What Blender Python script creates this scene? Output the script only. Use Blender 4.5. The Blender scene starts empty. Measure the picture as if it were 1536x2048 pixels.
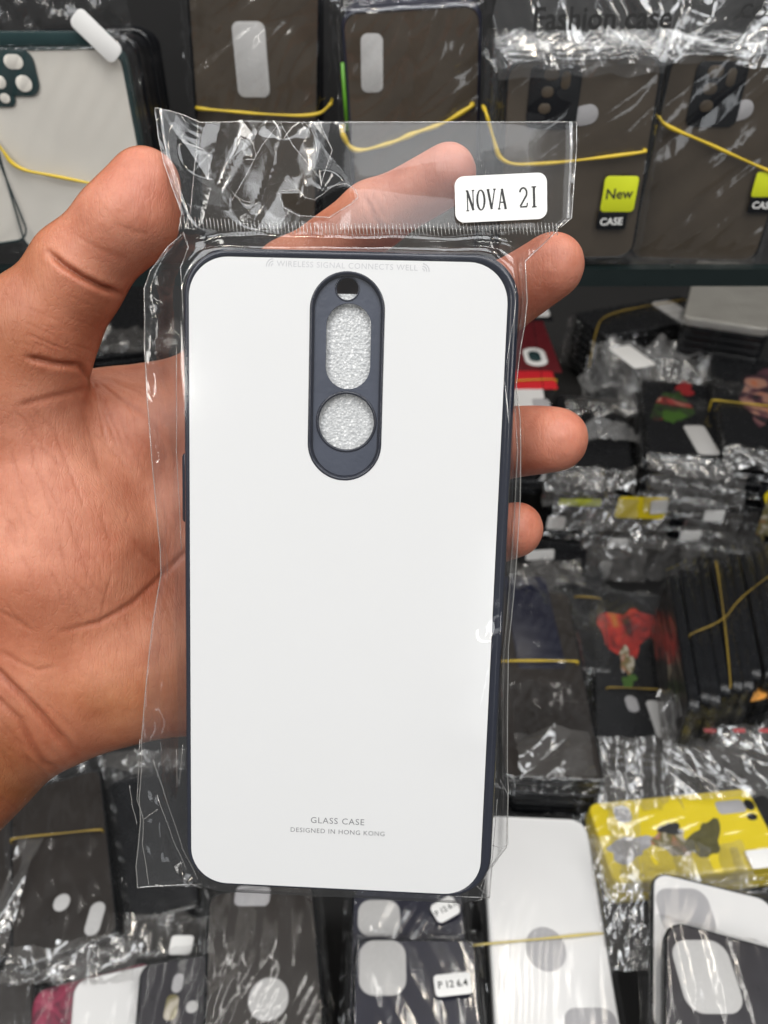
import bpy, bmesh, math, random
import numpy as np
from mathutils import Vector, Matrix

# ------------------------------------------------------------------ camera, world, lamps, exposure
S = bpy.context.scene
COL = S.collection
F = 1600.0                      # focal length in pixels of the 1536 x 2048 photograph
CAM_H, PITCH = 1.40, math.radians(37.6)
cd = bpy.data.cameras.new('camera'); cam = bpy.data.objects.new('camera', cd); COL.objects.link(cam)
cam.location = (0, 0, CAM_H); cam.rotation_euler = (math.pi/2 - PITCH, 0, 0)
cd.sensor_fit = 'VERTICAL'; cd.sensor_height = 24.0; cd.lens = 24.0*F/2048.0
cd.clip_start = 0.01; cd.clip_end = 50
cd.dof.use_dof = True; cd.dof.focus_distance = 0.192; cd.dof.aperture_fstop = 14.5
S.camera = cam
MC = Matrix.Translation(cam.location) @ cam.rotation_euler.to_matrix().to_4x4()

W = bpy.data.worlds.new('World'); S.world = W; W.use_nodes = True
bg = W.node_tree.nodes['Background']; bg.inputs[0].default_value = (0.95, 0.975, 1.0, 1); bg.inputs[1].default_value = 0.14

LAMP = 0.505
def lamp(name, loc, target, size, power, color=(0.96, 0.98, 1.0), sy=None):
    l = bpy.data.lights.new(name, 'AREA'); l.energy = power*LAMP; l.color = color
    l.shape = 'RECTANGLE'; l.size = size; l.size_y = sy or size
    o = bpy.data.objects.new(name, l); COL.objects.link(o); o.location = loc
    o.rotation_euler = (Vector(target)-Vector(loc)).to_track_quat('-Z', 'Y').to_euler()
    return o
for lx, ly, p in ((-0.8, -0.85, 18.5), (0.8, -0.85, 18.5), (0.0, -0.2, 19), (-1.15, 0.35, 15), (1.15, 0.35, 15)):
    lamp('overhead_area_lamp', (lx, ly, 2.75), (lx*0.5, 0.25, 0.9), 0.62, p)
for lx in (-0.42, 0.42):
    lamp('added_streak_lamp', (lx, 1.05, 2.7), (lx, 1.06, 0.9), 0.05, 5, (1, 0.97, 0.92), sy=1.1)  # added tubes, placed to draw long streaks on the near table film
for lx in (-0.98, 0.98):
    lamp('added_streak_lamp', (lx, -1.2, 2.2), (lx*0.3, 0.45, 1.3), 0.75, 6, (1, 0.97, 0.92), sy=0.07)  # added low pair behind the camera, for streaks on the shelf cases
lamp('added_glare_lamp', (0.40, -3.2, 2.0), (0.1, 0, 1.3), 0.36, 6.5, (0.94, 0.97, 1.0), sy=1.0)  # added unseen lamp, for soft glare on the right of the glass panel
lamp('overhead_area_lamp', (-0.15, -1.12, 2.72), (0, 0.2, 1.2), 0.9, 4.5, sy=0.34)  # added soft lamp, for a milky reflection in the sleeve header
for lx, ly, p in ((-0.5, 0.1, 4), (0.55, 0.45, 4), (-0.1, 1.45, 4)):
    lamp('added_streak_lamp', (lx, ly, 2.6), (lx, ly+0.01, 0.9), 0.9, p, (1, 0.97, 0.92), sy=0.05)  # added thin tubes that give the film its streak glints
for lx, ly, p in ((-0.35, 0.05, 2.6), (0.4, -0.25, 2.6), (0.1, 1.35, 2.2), (-0.6, 1.2, 2.2), (0.75, 1.1, 2.2), (-1.15, -1.2, 3), (1.2, -1.3, 3), (-0.85, -1.0, 2.4), (0.75, -1.05, 2.4), (0.3, 0.9, 2)):
    lamp('added_sparkle_lamp', (lx, ly, 2.6), (lx*0.3, 0.3, 1.0), 0.08, p, (1, 0.9, 0.76))  # added small lamps, for sparkles on the crumpled film

S.view_settings.view_transform = 'Standard'; S.view_settings.look = 'None'
S.view_settings.exposure = 0.0; S.view_settings.gamma = 1.0; S.view_settings.use_curve_mapping = False
S.render.engine = 'CYCLES'
cy = S.cycles
cy.max_bounces = 10; cy.transparent_max_bounces = 24; cy.glossy_bounces = 4; cy.diffuse_bounces = 4
cy.caustics_reflective = False; cy.caustics_refractive = False; cy.sample_clamp_indirect = 4.0
cy.use_denoising = True
try: cy.denoiser = 'OPENIMAGEDENOISE'
except Exception: pass

# ------------------------------------------------------------------ pixels, planes, helpers
def ray(px, py):
    return Vector(((px-768)/F, -(py-1024)/F, -1.0))
def P(px, py, d):                                   # camera-space millimetres
    return ray(px, py)*d
def hit(px, py, p0, n):                             # world point of a photo direction on a world plane
    o = MC.translation; d = MC.to_3x3() @ ray(px, py)
    return o + d*((p0-o).dot(n)/d.dot(n))
def rack(off=0.0):   return Vector((0, 0.438+off, 0)), Vector((0, -1, 0))
def table(h):        return Vector((0, 0, CAM_H-h)), Vector((0, 0, 1))

def tag(o, label=None, cat=None, group=None, kind=None):
    if label: o['label'] = label
    if cat: o['category'] = cat
    if group: o['group'] = group
    if kind: o['kind'] = kind
    return o
def empty(name, mw):
    o = bpy.data.objects.new(name, None); COL.objects.link(o); o.matrix_world = mw; o.empty_display_size = 0.02
    return o
def mesh_obj(name, verts, faces, mat, parent=None, smooth=True, mw=None, scale=0.001, uv=None):
    me = bpy.data.meshes.new(name)
    me.from_pydata([tuple(float(c)*scale for c in v) for v in verts], [], [tuple(int(i) for i in f) for f in faces])
    me.update()
    if smooth: me.polygons.foreach_set('use_smooth', [True]*len(me.polygons))
    if uv is not None:
        l = me.uv_layers.new(name='UVMap')
        idx = np.empty(len(me.loops), dtype=np.int32); me.loops.foreach_get('vertex_index', idx)
        l.data.foreach_set('uv', np.asarray(uv, dtype=np.float32)[idx].ravel())
    o = bpy.data.objects.new(name, me); COL.objects.link(o)
    if mat: me.materials.append(mat)
    if parent: o.parent = parent
    elif mw is not None: o.matrix_world = mw
    return o
def sharp(o, ang=35):
    me = o.data
    try: me.set_sharp_from_angle(angle=math.radians(ang))
    except Exception: pass
    return o
def grid_faces(nu, nv):
    return [(j*nu+i, j*nu+i+1, (j+1)*nu+i+1, (j+1)*nu+i) for j in range(nv-1) for i in range(nu-1)]
def rrect(w, h, r, n=8, cx=0, cy=0):
    r = min(r, w/2-1e-3, h/2-1e-3); out = []
    for sx, sy, a0 in ((1, 1, 0), (-1, 1, 90), (-1, -1, 180), (1, -1, 270)):
        for k in range(n+1):
            a = math.radians(a0+90*k/n)
            out.append((cx+sx*(w/2-r)+r*math.cos(a), cy+sy*(h/2-r)+r*math.sin(a)))
    return out
def loops_solid(loops, cap_top=True, cap_bot=True):
    """loops: list of (outline, z) from bottom to top, all outlines of one length"""
    n = len(loops[0][0]); v = []; f = []
    for ol, z in loops: v += [(x, y, z) for x, y in ol]
    for k in range(len(loops)-1):
        for i in range(n):
            j = (i+1) % n; f.append((k*n+i, k*n+j, (k+1)*n+j, (k+1)*n+i))
    if cap_top: f.append(tuple((len(loops)-1)*n+i for i in range(n)))
    if cap_bot: f.append(tuple(reversed(range(n))))
    return v, f
def plate(outer, holes, zt, zb):
    """flat plate with through holes"""
    bm = bmesh.new(); rings = [outer]+holes; allv = []
    edges = []
    for r in rings:
        vs = [bm.verts.new((x, y, zt)) for x, y in r]; allv.append(vs)
        edges += [bm.edges.new((vs[i], vs[(i+1) % len(vs)])) for i in range(len(vs))]
    bmesh.ops.triangle_fill(bm, edges=edges, use_beauty=True)
    for fc in bm.faces:
        fc.normal_update()
        if fc.normal.z < 0: fc.normal_flip()
    top = list(bm.faces)
    low = [[bm.verts.new((x, y, zb)) for x, y in r] for r in rings]
    for vs, ls in zip(allv, low):
        for i in range(len(vs)):
            j = (i+1) % len(vs)
            try: bm.faces.new((vs[i], ls[i], ls[j], vs[j]))
            except ValueError: pass
    bm.verts.index_update()
    v = [tuple(q.co) for q in bm.verts]; f = [tuple(q.index for q in fc.verts) for fc in bm.faces]
    bm.free(); return v, f
def tube(path, r, n=6, closed=False):
    P3 = [Vector(p) for p in path]; v = []; f = []; m = len(P3)
    rs = r if isinstance(r, (list, tuple)) else [r]*m
    up = Vector((0.13, 0.21, 1)).normalized()
    for i, p in enumerate(P3):
        a = P3[i-1] if (i > 0 or closed) else p
        b = P3[(i+1) % m] if (i < m-1 or closed) else p
        t = (b-a).normalized() if (b-a).length > 1e-9 else Vector((1, 0, 0))
        s = t.cross(up)
        s = s.normalized() if s.length > 1e-4 else Vector((1, 0, 0)); u = s.cross(t)
        for k in range(n):
            an = 2*math.pi*k/n; v.append(p+(s*math.cos(an)+u*math.sin(an))*rs[i])
    for i in range(m if closed else m-1):
        for k in range(n):
            j = (i+1) % m; f.append((i*n+k, i*n+(k+1) % n, j*n+(k+1) % n, j*n+k))
    if not closed:
        f.append(tuple(reversed(range(n)))); f.append(tuple((m-1)*n+k for k in range(n)))
    return v, f
def join(parts):
    V = []; Fc = []
    for v, f in parts:
        b = len(V); V += list(v); Fc += [tuple(i+b for i in q) for q in f]
    return V, Fc
def text_mesh(s, size, spacing=1.0, bold=0.0):
    c = bpy.data.curves.new('lettering', 'FONT'); c.body = s; c.size = size; c.align_x = 'CENTER'; c.align_y = 'CENTER'
    c.space_character = spacing; c.offset = bold; c.resolution_u = 3
    o = bpy.data.objects.new('lettering', c); COL.objects.link(o)
    bpy.context.view_layer.update()
    me = bpy.data.meshes.new_from_object(o.evaluated_get(bpy.context.evaluated_depsgraph_get()))
    v = [tuple(q.co) for q in me.vertices]; f = [tuple(p.vertices) for p in me.polygons]
    bpy.data.objects.remove(o); bpy.data.curves.remove(c); bpy.data.meshes.remove(me)
    return v, f

def folds(x, y, seed, n, wl, amp, base=0.0, spread=math.pi, mask=True):
    rs = np.random.RandomState(seed); h = np.zeros_like(x)
    for _ in range(n):
        a = base+rs.uniform(-spread, spread); L = wl*rs.uniform(0.5, 2.0)
        s = x*math.cos(a)+y*math.sin(a); q = -x*math.sin(a)+y*math.cos(a)
        s = s+0.25*L*np.sin(q/(L*rs.uniform(1.5, 4))+rs.uniform(0, 6))
        t = np.abs(((s/L+rs.uniform(0, 1)) % 1.0)-0.5)*2-0.5
        m = 1.0
        if mask:
            b = rs.uniform(0, math.pi); lw = wl*rs.uniform(2, 4)
            m = np.clip(0.5+0.9*np.sin((x*math.cos(b)+y*math.sin(b))/lw*2+rs.uniform(0, 6)), 0, 1)
        h = h+t*m*amp*(L/wl)**0.8
    return h/math.sqrt(n)

# ------------------------------------------------------------------ materials
def new_mat(name):
    m = bpy.data.materials.new(name); m.use_nodes = True
    nt = m.node_tree; nt.nodes.clear(); out = nt.nodes.new('ShaderNodeOutputMaterial')
    return m, nt, out
def N(nt, t, **kw):
    n = nt.nodes.new(t)
    for k, v in kw.items():
        if hasattr(n, k) and not k[0].isupper(): setattr(n, k, v)
        else: n.inputs[k.replace('_', ' ')].default_value = v
    return n
def pbr(name, col, rough=0.4, var=0.12, vscale=90, bump=0.0, bscale=400, coat=0.0, metallic=0.0, sss=0):
    m, nt, out = new_mat(name); L = nt.links
    b = N(nt, 'ShaderNodeBsdfPrincipled'); b.inputs['Roughness'].default_value = rough; b.inputs['Metallic'].default_value = metallic
    b.inputs['Coat Weight'].default_value = coat
    tc = N(nt, 'ShaderNodeTexCoord')
    no = N(nt, 'ShaderNodeTexNoise'); no.inputs['Scale'].default_value = vscale; no.inputs['Detail'].default_value = 5
    L.new(tc.outputs['Object'], no.inputs['Vector'])
    mx = N(nt, 'ShaderNodeMix', data_type='RGBA')
    mx.inputs['A'].default_value = (*[c*(1-var) for c in col], 1) if False else (0, 0, 0, 1)
    mx.inputs[6].default_value = (*[c*(1-var) for c in col], 1); mx.inputs[7].default_value = (*[min(1, c*(1+var)) for c in col], 1)
    L.new(no.outputs['Fac'], mx.inputs[0]); L.new(mx.outputs[2], b.inputs['Base Color'])
    rr = N(nt, 'ShaderNodeMapRange'); rr.inputs['To Min'].default_value = max(0.02, rough-0.08); rr.inputs['To Max'].default_value = min(1, rough+0.08)
    L.new(no.outputs['Fac'], rr.inputs[0]); L.new(rr.outputs[0], b.inputs['Roughness'])
    if bump:
        n2 = N(nt, 'ShaderNodeTexNoise'); n2.inputs['Scale'].default_value = bscale; n2.inputs['Detail'].default_value = 4
        L.new(tc.outputs['Object'], n2.inputs['Vector'])
        bp = N(nt, 'ShaderNodeBump'); bp.inputs['Strength'].default_value = bump; bp.inputs['Distance'].default_value = 0.001
        L.new(n2.outputs['Fac'], bp.inputs['Height']); L.new(bp.outputs[0], b.inputs['Normal'])
    L.new(b.outputs[0], out.inputs[0]); return m
def film_mat(name, rough=0.08, base=0.07, haze=0.03, bump=0.3, bscale=160, stretch=(1, 1, 1), edge=0.85, hazecol=(0.8, 0.8, 0.8)):
    """clear cellophane: straight-through light, mirror gloss that grows at grazing angles, a thin milky veil"""
    m, nt, out = new_mat(name); L = nt.links
    tc = N(nt, 'ShaderNodeTexCoord'); mp = N(nt, 'ShaderNodeMapping'); mp.inputs['Scale'].default_value = stretch
    no = N(nt, 'ShaderNodeTexNoise'); no.inputs['Scale'].default_value = bscale; no.inputs['Detail'].default_value = 3; no.inputs['Distortion'].default_value = 0.6
    L.new(tc.outputs['Object'], mp.inputs[0]); L.new(mp.outputs[0], no.inputs['Vector'])
    rid = N(nt, 'ShaderNodeMath', operation='SUBTRACT'); rid.inputs[1].default_value = 0.5; L.new(no.outputs['Fac'], rid.inputs[0])
    ab = N(nt, 'ShaderNodeMath', operation='ABSOLUTE'); L.new(rid.outputs[0], ab.inputs[0])
    bp = N(nt, 'ShaderNodeBump'); bp.inputs['Strength'].default_value = bump; bp.inputs['Distance'].default_value = 0.004
    L.new(ab.outputs[0], bp.inputs['Height'])
    lw = N(nt, 'ShaderNodeLayerWeight'); lw.inputs['Blend'].default_value = 0.5; L.new(bp.outputs[0], lw.inputs['Normal'])
    pw = N(nt, 'ShaderNodeMath', operation='POWER'); pw.inputs[1].default_value = 3.5; L.new(lw.outputs['Facing'], pw.inputs[0])
    ma = N(nt, 'ShaderNodeMath', operation='MULTIPLY_ADD'); ma.inputs[1].default_value = edge; ma.inputs[2].default_value = base; ma.use_clamp = True
    L.new(pw.outputs[0], ma.inputs[0])
    tr = N(nt, 'ShaderNodeBsdfTransparent'); tr.inputs[0].default_value = (0.97, 0.97, 0.97, 1)
    gl = N(nt, 'ShaderNodeBsdfGlossy'); gl.inputs['Roughness'].default_value = rough; L.new(bp.outputs[0], gl.inputs['Normal'])
    df = N(nt, 'ShaderNodeBsdfDiffuse'); df.inputs[0].default_value = (*hazecol, 1); L.new(bp.outputs[0], df.inputs['Normal'])
    m1 = N(nt, 'ShaderNodeMixShader'); m1.inputs[0].default_value = haze; L.new(tr.outputs[0], m1.inputs[1]); L.new(df.outputs[0], m1.inputs[2])
    m2 = N(nt, 'ShaderNodeMixShader'); L.new(ma.outputs[0], m2.inputs[0]); L.new(m1.outputs[0], m2.inputs[1]); L.new(gl.outputs[0], m2.inputs[2])
    L.new(m2.outputs[0], out.inputs[0]); return m
def print_mat(name, stops, scale=28, seed=0.0, rough=0.35):
    """an abstract blotchy print"""
    m, nt, out = new_mat(name); L = nt.links
    tc = N(nt, 'ShaderNodeTexCoord'); mp = N(nt, 'ShaderNodeMapping'); mp.inputs['Location'].default_value = (seed, seed*0.7, seed*1.3)
    no = N(nt, 'ShaderNodeTexNoise'); no.inputs['Scale'].default_value = scale; no.inputs['Detail'].default_value = 2.5; no.inputs['Distortion'].default_value = 1.2
    L.new(tc.outputs['Object'], mp.inputs[0]); L.new(mp.outputs[0], no.inputs['Vector'])
    cr = N(nt, 'ShaderNodeValToRGB'); cr.color_ramp.interpolation = 'EASE'
    els = cr.color_ramp.elements
    els[0].position, els[0].color = stops[0][0], (*stops[0][1], 1); els[1].position, els[1].color = stops[-1][0], (*stops[-1][1], 1)
    for p, c in stops[1:-1]: e = els.new(p); e.color = (*c, 1)
    b = N(nt, 'ShaderNodeBsdfPrincipled'); b.inputs['Roughness'].default_value = rough
    L.new(no.outputs['Fac'], cr.inputs[0]); L.new(cr.outputs[0], b.inputs['Base Color']); L.new(b.outputs[0], out.inputs[0]); return m

M = {}
M['glass_white'] = pbr('white_glass', (0.80, 0.80, 0.80), 0.12, 0.01, 20)
M['navy'] = pbr('navy_rubber', (0.012, 0.015, 0.028), 0.2, 0.2, 60, 0.05, 900)
M['recess'] = pbr('smoky_recess_rubber', (0.055, 0.064, 0.092), 0.35, 0.15, 120, 0.08, 700)
M['inside'] = pbr('case_inside', (0.07, 0.04, 0.04), 0.6)
M['print_grey'] = pbr('grey_print', (0.22, 0.22, 0.23), 0.5)
M['print_faint'] = pbr('faint_print', (0.56, 0.56, 0.575), 0.35)
M['paper'] = pbr('sticker_paper', (0.80, 0.79, 0.77), 0.55, 0.03)
M['ink'] = pbr('black_ink', (0.02, 0.02, 0.02), 0.6)
M['black'] = pbr('black_rubber', (0.006, 0.0065, 0.008), 0.26, 0.25, 70, 0.06, 600)
M['blackblue'] = pbr('blue_black_rubber', (0.012, 0.013, 0.028), 0.32, 0.25, 70)
M['smoke'] = pbr('smoky_brown_plastic', (0.072, 0.056, 0.040), 0.36, 0.4, 30, 0.1, 300)
M['smoke_dark'] = pbr('dark_smoky_plastic', (0.026, 0.021, 0.018), 0.30, 0.35, 35, 0.1, 300)
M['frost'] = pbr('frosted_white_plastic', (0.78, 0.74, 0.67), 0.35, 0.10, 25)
M['frost_dim'] = pbr('darker_frosted_plastic', (0.40, 0.385, 0.35), 0.4, 0.25, 25)  # darker grey-beige than the other frosted plastic
M['teal'] = pbr('teal_green_rubber', (0.022, 0.046, 0.048), 0.25, 0.2, 50)
M['white'] = pbr('white_plastic', (0.78, 0.77, 0.76), 0.25, 0.02, 30)
M['foam'] = pbr('grey_foam', (0.55, 0.54, 0.53), 0.8, 0.08, 500, 0.3, 900)
M['foam_grey'] = pbr('foam_behind_print', (0.42, 0.41, 0.42), 0.8, 0.06, 500, 0.2, 900)
M['yellow'] = pbr('yellow_plastic', (0.80, 0.62, 0.02), 0.35, 0.08, 40)
M['lime'] = pbr('lime_yellow_card', (0.62, 0.68, 0.02), 0.45, 0.05)
M['band'] = pbr('yellow_rubber', (0.66, 0.46, 0.03), 0.45, 0.15, 120)
M['band_dull'] = pbr('dull_yellow_rubber', (0.30, 0.20, 0.03), 0.5, 0.15, 120)
M['band_pale'] = pbr('pale_yellow_rubber', (0.62, 0.5, 0.16), 0.45, 0.15, 120)
M['red'] = pbr('red_plastic', (0.62, 0.02, 0.03), 0.3, 0.1)
M['maroon'] = print_mat('maroon_print', [(0.3, (0.08, 0.004, 0.02)), (0.55, (0.25, 0.012, 0.05)), (0.75, (0.4, 0.08, 0.13))], 60, 3)
M['darkred'] = pbr('dark_red_plastic', (0.10, 0.006, 0.010), 0.35, 0.3)
M['violet'] = pbr('dark_violet_plastic', (0.010, 0.008, 0.014), 0.3, 0.3)
M['art_green'] = print_mat('green_and_red_print', [(0.35, (0.012, 0.013, 0.012)), (0.5, (0.03, 0.07, 0.012)), (0.58, (0.02, 0.02, 0.015)), (0.68, (0.32, 0.02, 0.02)), (0.8, (0.5, 0.3, 0.2))], 24, 5)
M['art_warm'] = print_mat('warm_blotch_print', [(0.38, (0.012, 0.012, 0.014)), (0.52, (0.10, 0.035, 0.05)), (0.6, (0.42, 0.22, 0.16)), (0.72, (0.5, 0.12, 0.03)), (0.85, (0.3, 0.33, 0.02))], 26, 9)
M['art_red'] = print_mat('red_blotch_print', [(0.3, (0.03, 0.004, 0.006)), (0.45, (0.30, 0.015, 0.012)), (0.6, (0.5, 0.03, 0.02)), (0.7, (0.45, 0.14, 0.02))], 40, 2)
M['art_multi'] = print_mat('brown_and_grey_print', [(0.35, (0.5, 0.45, 0.36)), (0.45, (0.16, 0.14, 0.05)), (0.55, (0.42, 0.20, 0.12)), (0.66, (0.45, 0.43, 0.4)), (0.8, (0.07, 0.06, 0.05))], 45, 1)
M['green'] = pbr('green_plastic', (0.10, 0.30, 0.02), 0.4)
M['green_dark'] = pbr('dark_green_print', (0.05, 0.13, 0.012), 0.4, 0.4, 200)
M['red_dim'] = pbr('dull_red_print', (0.30, 0.012, 0.015), 0.4, 0.4, 200)
M['olive'] = pbr('olive_print', (0.10, 0.09, 0.03), 0.4, 0.5, 200)
M['orange'] = pbr('orange_card', (0.75, 0.30, 0.02), 0.4)
M['shelf_edge'] = pbr('dark_shelf_edge', (0.008, 0.014, 0.014), 0.3)
M['board'] = pbr('dark_board', (0.010, 0.0095, 0.0095), 0.85, 0.3, 12)
M['film'] = film_mat('clear_film', 0.08, 0.055, 0.014, 0.02, 40)
M['film_head'] = film_mat('clear_header_film', 0.06, 0.055, 0.02, 0.12, 90)
M['film_seam'] = film_mat('film_edge', 0.14, 0.16, 0.16, 0.0, 100, hazecol=(0.85, 0.83, 0.78))
M['wrap'] = film_mat('cellophane', 0.10, 0.07, 0.004, 0.22, 40, (1, 0.16, 1))
M['wrap_crumple'] = film_mat('crumpled_cellophane', 0.10, 0.13, 0.075, 0.15, 60, hazecol=(0.78, 0.74, 0.7))
M['wrap_edge'] = film_mat('veiled_cellophane', 0.10, 0.14, 0.06, 0.2, 60, (1, 0.2, 1))
M['wrap_milky'] = film_mat('milky_cellophane', 0.12, 0.14, 0.22, 0.15, 60)
M['wrap_head'] = film_mat('clear_header_cellophane', 0.12, 0.12, 0.04, 0.15, 60)
M['wrap_light'] = film_mat('light_cellophane', 0.15, 0.05, 0.010, 0.2, 36, (1, 0.18, 1))
M['glass'] = film_mat('shelf_glass', 0.02, 0.05, 0.01, 0.0, 10)

def foam_sparkle():
    m, nt, out = new_mat('white_packing_foam'); L = nt.links
    tc = N(nt, 'ShaderNodeTexCoord')
    v = N(nt, 'ShaderNodeTexVoronoi'); v.inputs['Scale'].default_value = 1700; L.new(tc.outputs['Object'], v.inputs['Vector'])
    no = N(nt, 'ShaderNodeTexNoise'); no.inputs['Scale'].default_value = 1300; no.inputs['Detail'].default_value = 3; L.new(tc.outputs['Object'], no.inputs['Vector'])
    cr = N(nt, 'ShaderNodeValToRGB'); cr.color_ramp.elements[0].position = 0.35; cr.color_ramp.elements[0].color = (0.48, 0.49, 0.50, 1)
    cr.color_ramp.elements[1].position = 0.7; cr.color_ramp.elements[1].color = (0.72, 0.73, 0.73, 1)
    L.new(no.outputs['Fac'], cr.inputs[0])
    b = N(nt, 'ShaderNodeBsdfPrincipled'); b.inputs['Roughness'].default_value = 0.25; b.inputs['Specular IOR Level'].default_value = 0.9
    v2 = N(nt, 'ShaderNodeTexVoronoi'); v2.inputs['Scale'].default_value = 750; L.new(tc.outputs['Object'], v2.inputs['Vector'])
    sp = N(nt, 'ShaderNodeMapRange'); sp.inputs['From Min'].default_value = 0.30; sp.inputs['From Max'].default_value = 0.10; L.new(v2.outputs['Distance'], sp.inputs[0])
    mx = N(nt, 'ShaderNodeMix', data_type='RGBA'); L.new(sp.outputs[0], mx.inputs[0]); L.new(cr.outputs[0], mx.inputs[6]); mx.inputs[7].default_value = (0.97, 0.97, 0.97, 1)  # white specks paint the foam's sparkle into its colour
    L.new(mx.outputs[2], b.inputs['Base Color'])
    bp = N(nt, 'ShaderNodeBump'); bp.inputs['Strength'].default_value = 0.35; bp.inputs['Distance'].default_value = 0.0004
    L.new(v.outputs['Distance'], bp.inputs['Height']); L.new(bp.outputs[0], b.inputs['Normal'])
    L.new(b.outputs[0], out.inputs[0]); return m
M['sparkle'] = foam_sparkle()

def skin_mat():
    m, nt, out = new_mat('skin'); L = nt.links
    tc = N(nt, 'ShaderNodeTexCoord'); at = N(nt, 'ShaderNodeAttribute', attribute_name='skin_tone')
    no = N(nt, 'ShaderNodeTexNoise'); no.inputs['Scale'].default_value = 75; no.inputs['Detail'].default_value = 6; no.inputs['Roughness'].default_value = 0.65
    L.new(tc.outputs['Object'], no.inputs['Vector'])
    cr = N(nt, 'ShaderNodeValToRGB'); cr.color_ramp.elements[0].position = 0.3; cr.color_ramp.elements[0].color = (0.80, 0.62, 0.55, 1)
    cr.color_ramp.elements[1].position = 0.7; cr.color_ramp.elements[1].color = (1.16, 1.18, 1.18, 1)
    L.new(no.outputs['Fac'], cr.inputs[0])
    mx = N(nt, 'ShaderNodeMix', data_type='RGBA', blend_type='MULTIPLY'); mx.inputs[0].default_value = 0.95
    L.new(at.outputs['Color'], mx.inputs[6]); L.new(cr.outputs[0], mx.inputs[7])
    b = N(nt, 'ShaderNodeBsdfPrincipled'); b.inputs['Roughness'].default_value = 0.46
    b.inputs['Specular IOR Level'].default_value = 0.4
    b.inputs['Subsurface Weight'].default_value = 0.28; b.inputs['Subsurface Radius'].default_value = (1.0, 0.35, 0.18); b.inputs['Subsurface Scale'].default_value = 0.003
    L.new(mx.outputs[2], b.inputs['Base Color'])
    # fine palm lines: two stretched noises, and pores
    def lines(rot, sc, stretch):
        mp = N(nt, 'ShaderNodeMapping'); mp.inputs['Rotation'].default_value = (0, 0, math.radians(rot)); mp.inputs['Scale'].default_value = (1, stretch, 1)
        n2 = N(nt, 'ShaderNodeTexNoise'); n2.inputs['Scale'].default_value = sc; n2.inputs['Detail'].default_value = 3; n2.inputs['Distortion'].default_value = 0.4
        L.new(tc.outputs['Object'], mp.inputs[0]); L.new(mp.outputs[0], n2.inputs['Vector'])
        s = N(nt, 'ShaderNodeMath', operation='SUBTRACT'); s.inputs[1].default_value = 0.5; L.new(n2.outputs['Fac'], s.inputs[0])
        a = N(nt, 'ShaderNodeMath', operation='ABSOLUTE'); L.new(s.outputs[0], a.inputs[0])
        c = N(nt, 'ShaderNodeMath', operation='MINIMUM'); c.inputs[1].default_value = 0.045; L.new(a.outputs[0], c.inputs[0]); return c
    l1, l2 = lines(24, 420, 0.14), lines(-60, 520, 0.3)
    ad = N(nt, 'ShaderNodeMath', operation='ADD'); L.new(l1.outputs[0], ad.inputs[0]); L.new(l2.outputs[0], ad.inputs[1])
    pr = N(nt, 'ShaderNodeTexVoronoi'); pr.inputs['Scale'].default_value = 1100; L.new(tc.outputs['Object'], pr.inputs['Vector'])
    pm = N(nt, 'ShaderNodeMath', operation='MULTIPLY_ADD'); pm.inputs[1].default_value = 0.035; L.new(pr.outputs['Distance'], pm.inputs[0]); L.new(ad.outputs[0], pm.inputs[2])
    bp = N(nt, 'ShaderNodeBump'); bp.inputs['Strength'].default_value = 0.42; bp.inputs['Distance'].default_value = 0.002
    L.new(pm.outputs[0], bp.inputs['Height']); L.new(bp.outputs[0], b.inputs['Normal'])
    L.new(b.outputs[0], out.inputs[0]); return m
M['skin'] = skin_mat()

# ------------------------------------------------------------------ setting: table, risers, shelf, rack back
def box(name, x0, x1, y0, y1, z0, z1, mat, parent=None):
    v = [(x, y, z) for z in (z0, z1) for y in (y0, y1) for x in (x0, x1)]
    f = [(0, 2, 3, 1), (4, 5, 7, 6), (0, 1, 5, 4), (2, 6, 7, 3), (0, 4, 6, 2), (1, 3, 7, 5)]
    return mesh_obj(name, v, f, mat, parent, smooth=False, scale=1.0)
tb = box('display_table', -0.9, 0.9, 0.02, 1.7, CAM_H-0.62, CAM_H-0.580, M['board'])
tag(tb, 'dark display table under all the lying stacks of phone cases', 'table')
rs_ = box('display_riser', -0.2, 0.9, 0.83, 1.6, CAM_H-0.578, CAM_H-0.50, M['board'])
tag(rs_, 'dark raised step at the far end of the display table', 'riser')
bk = box('wall', -1.6, 1.6, 1.70, 1.75, 0.2, 2.2, M['board']); tag(bk, kind='structure')
SH = 0.166
sh = empty('glass_shelf', Matrix.Translation((0, 0.45, CAM_H-SH)))
tag(sh, 'glass shelf with dark front edge carrying the standing phone cases', 'shelf')
box('shelf_glass', -0.8, 0.8, -0.008, 0.20, -0.006, 0.0, M['glass'], sh)
box('front_edge', -0.8, 0.8, -0.016, -0.0085, -0.008, 0.002, M['shelf_edge'], sh)
rb = box('rack_back_panel', -0.8, 0.8, 0.62, 0.63, CAM_H-SH, CAM_H+0.25, M['board'])
tag(rb, 'dark back panel behind the standing cases on the glass shelf', 'panel')

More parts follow.
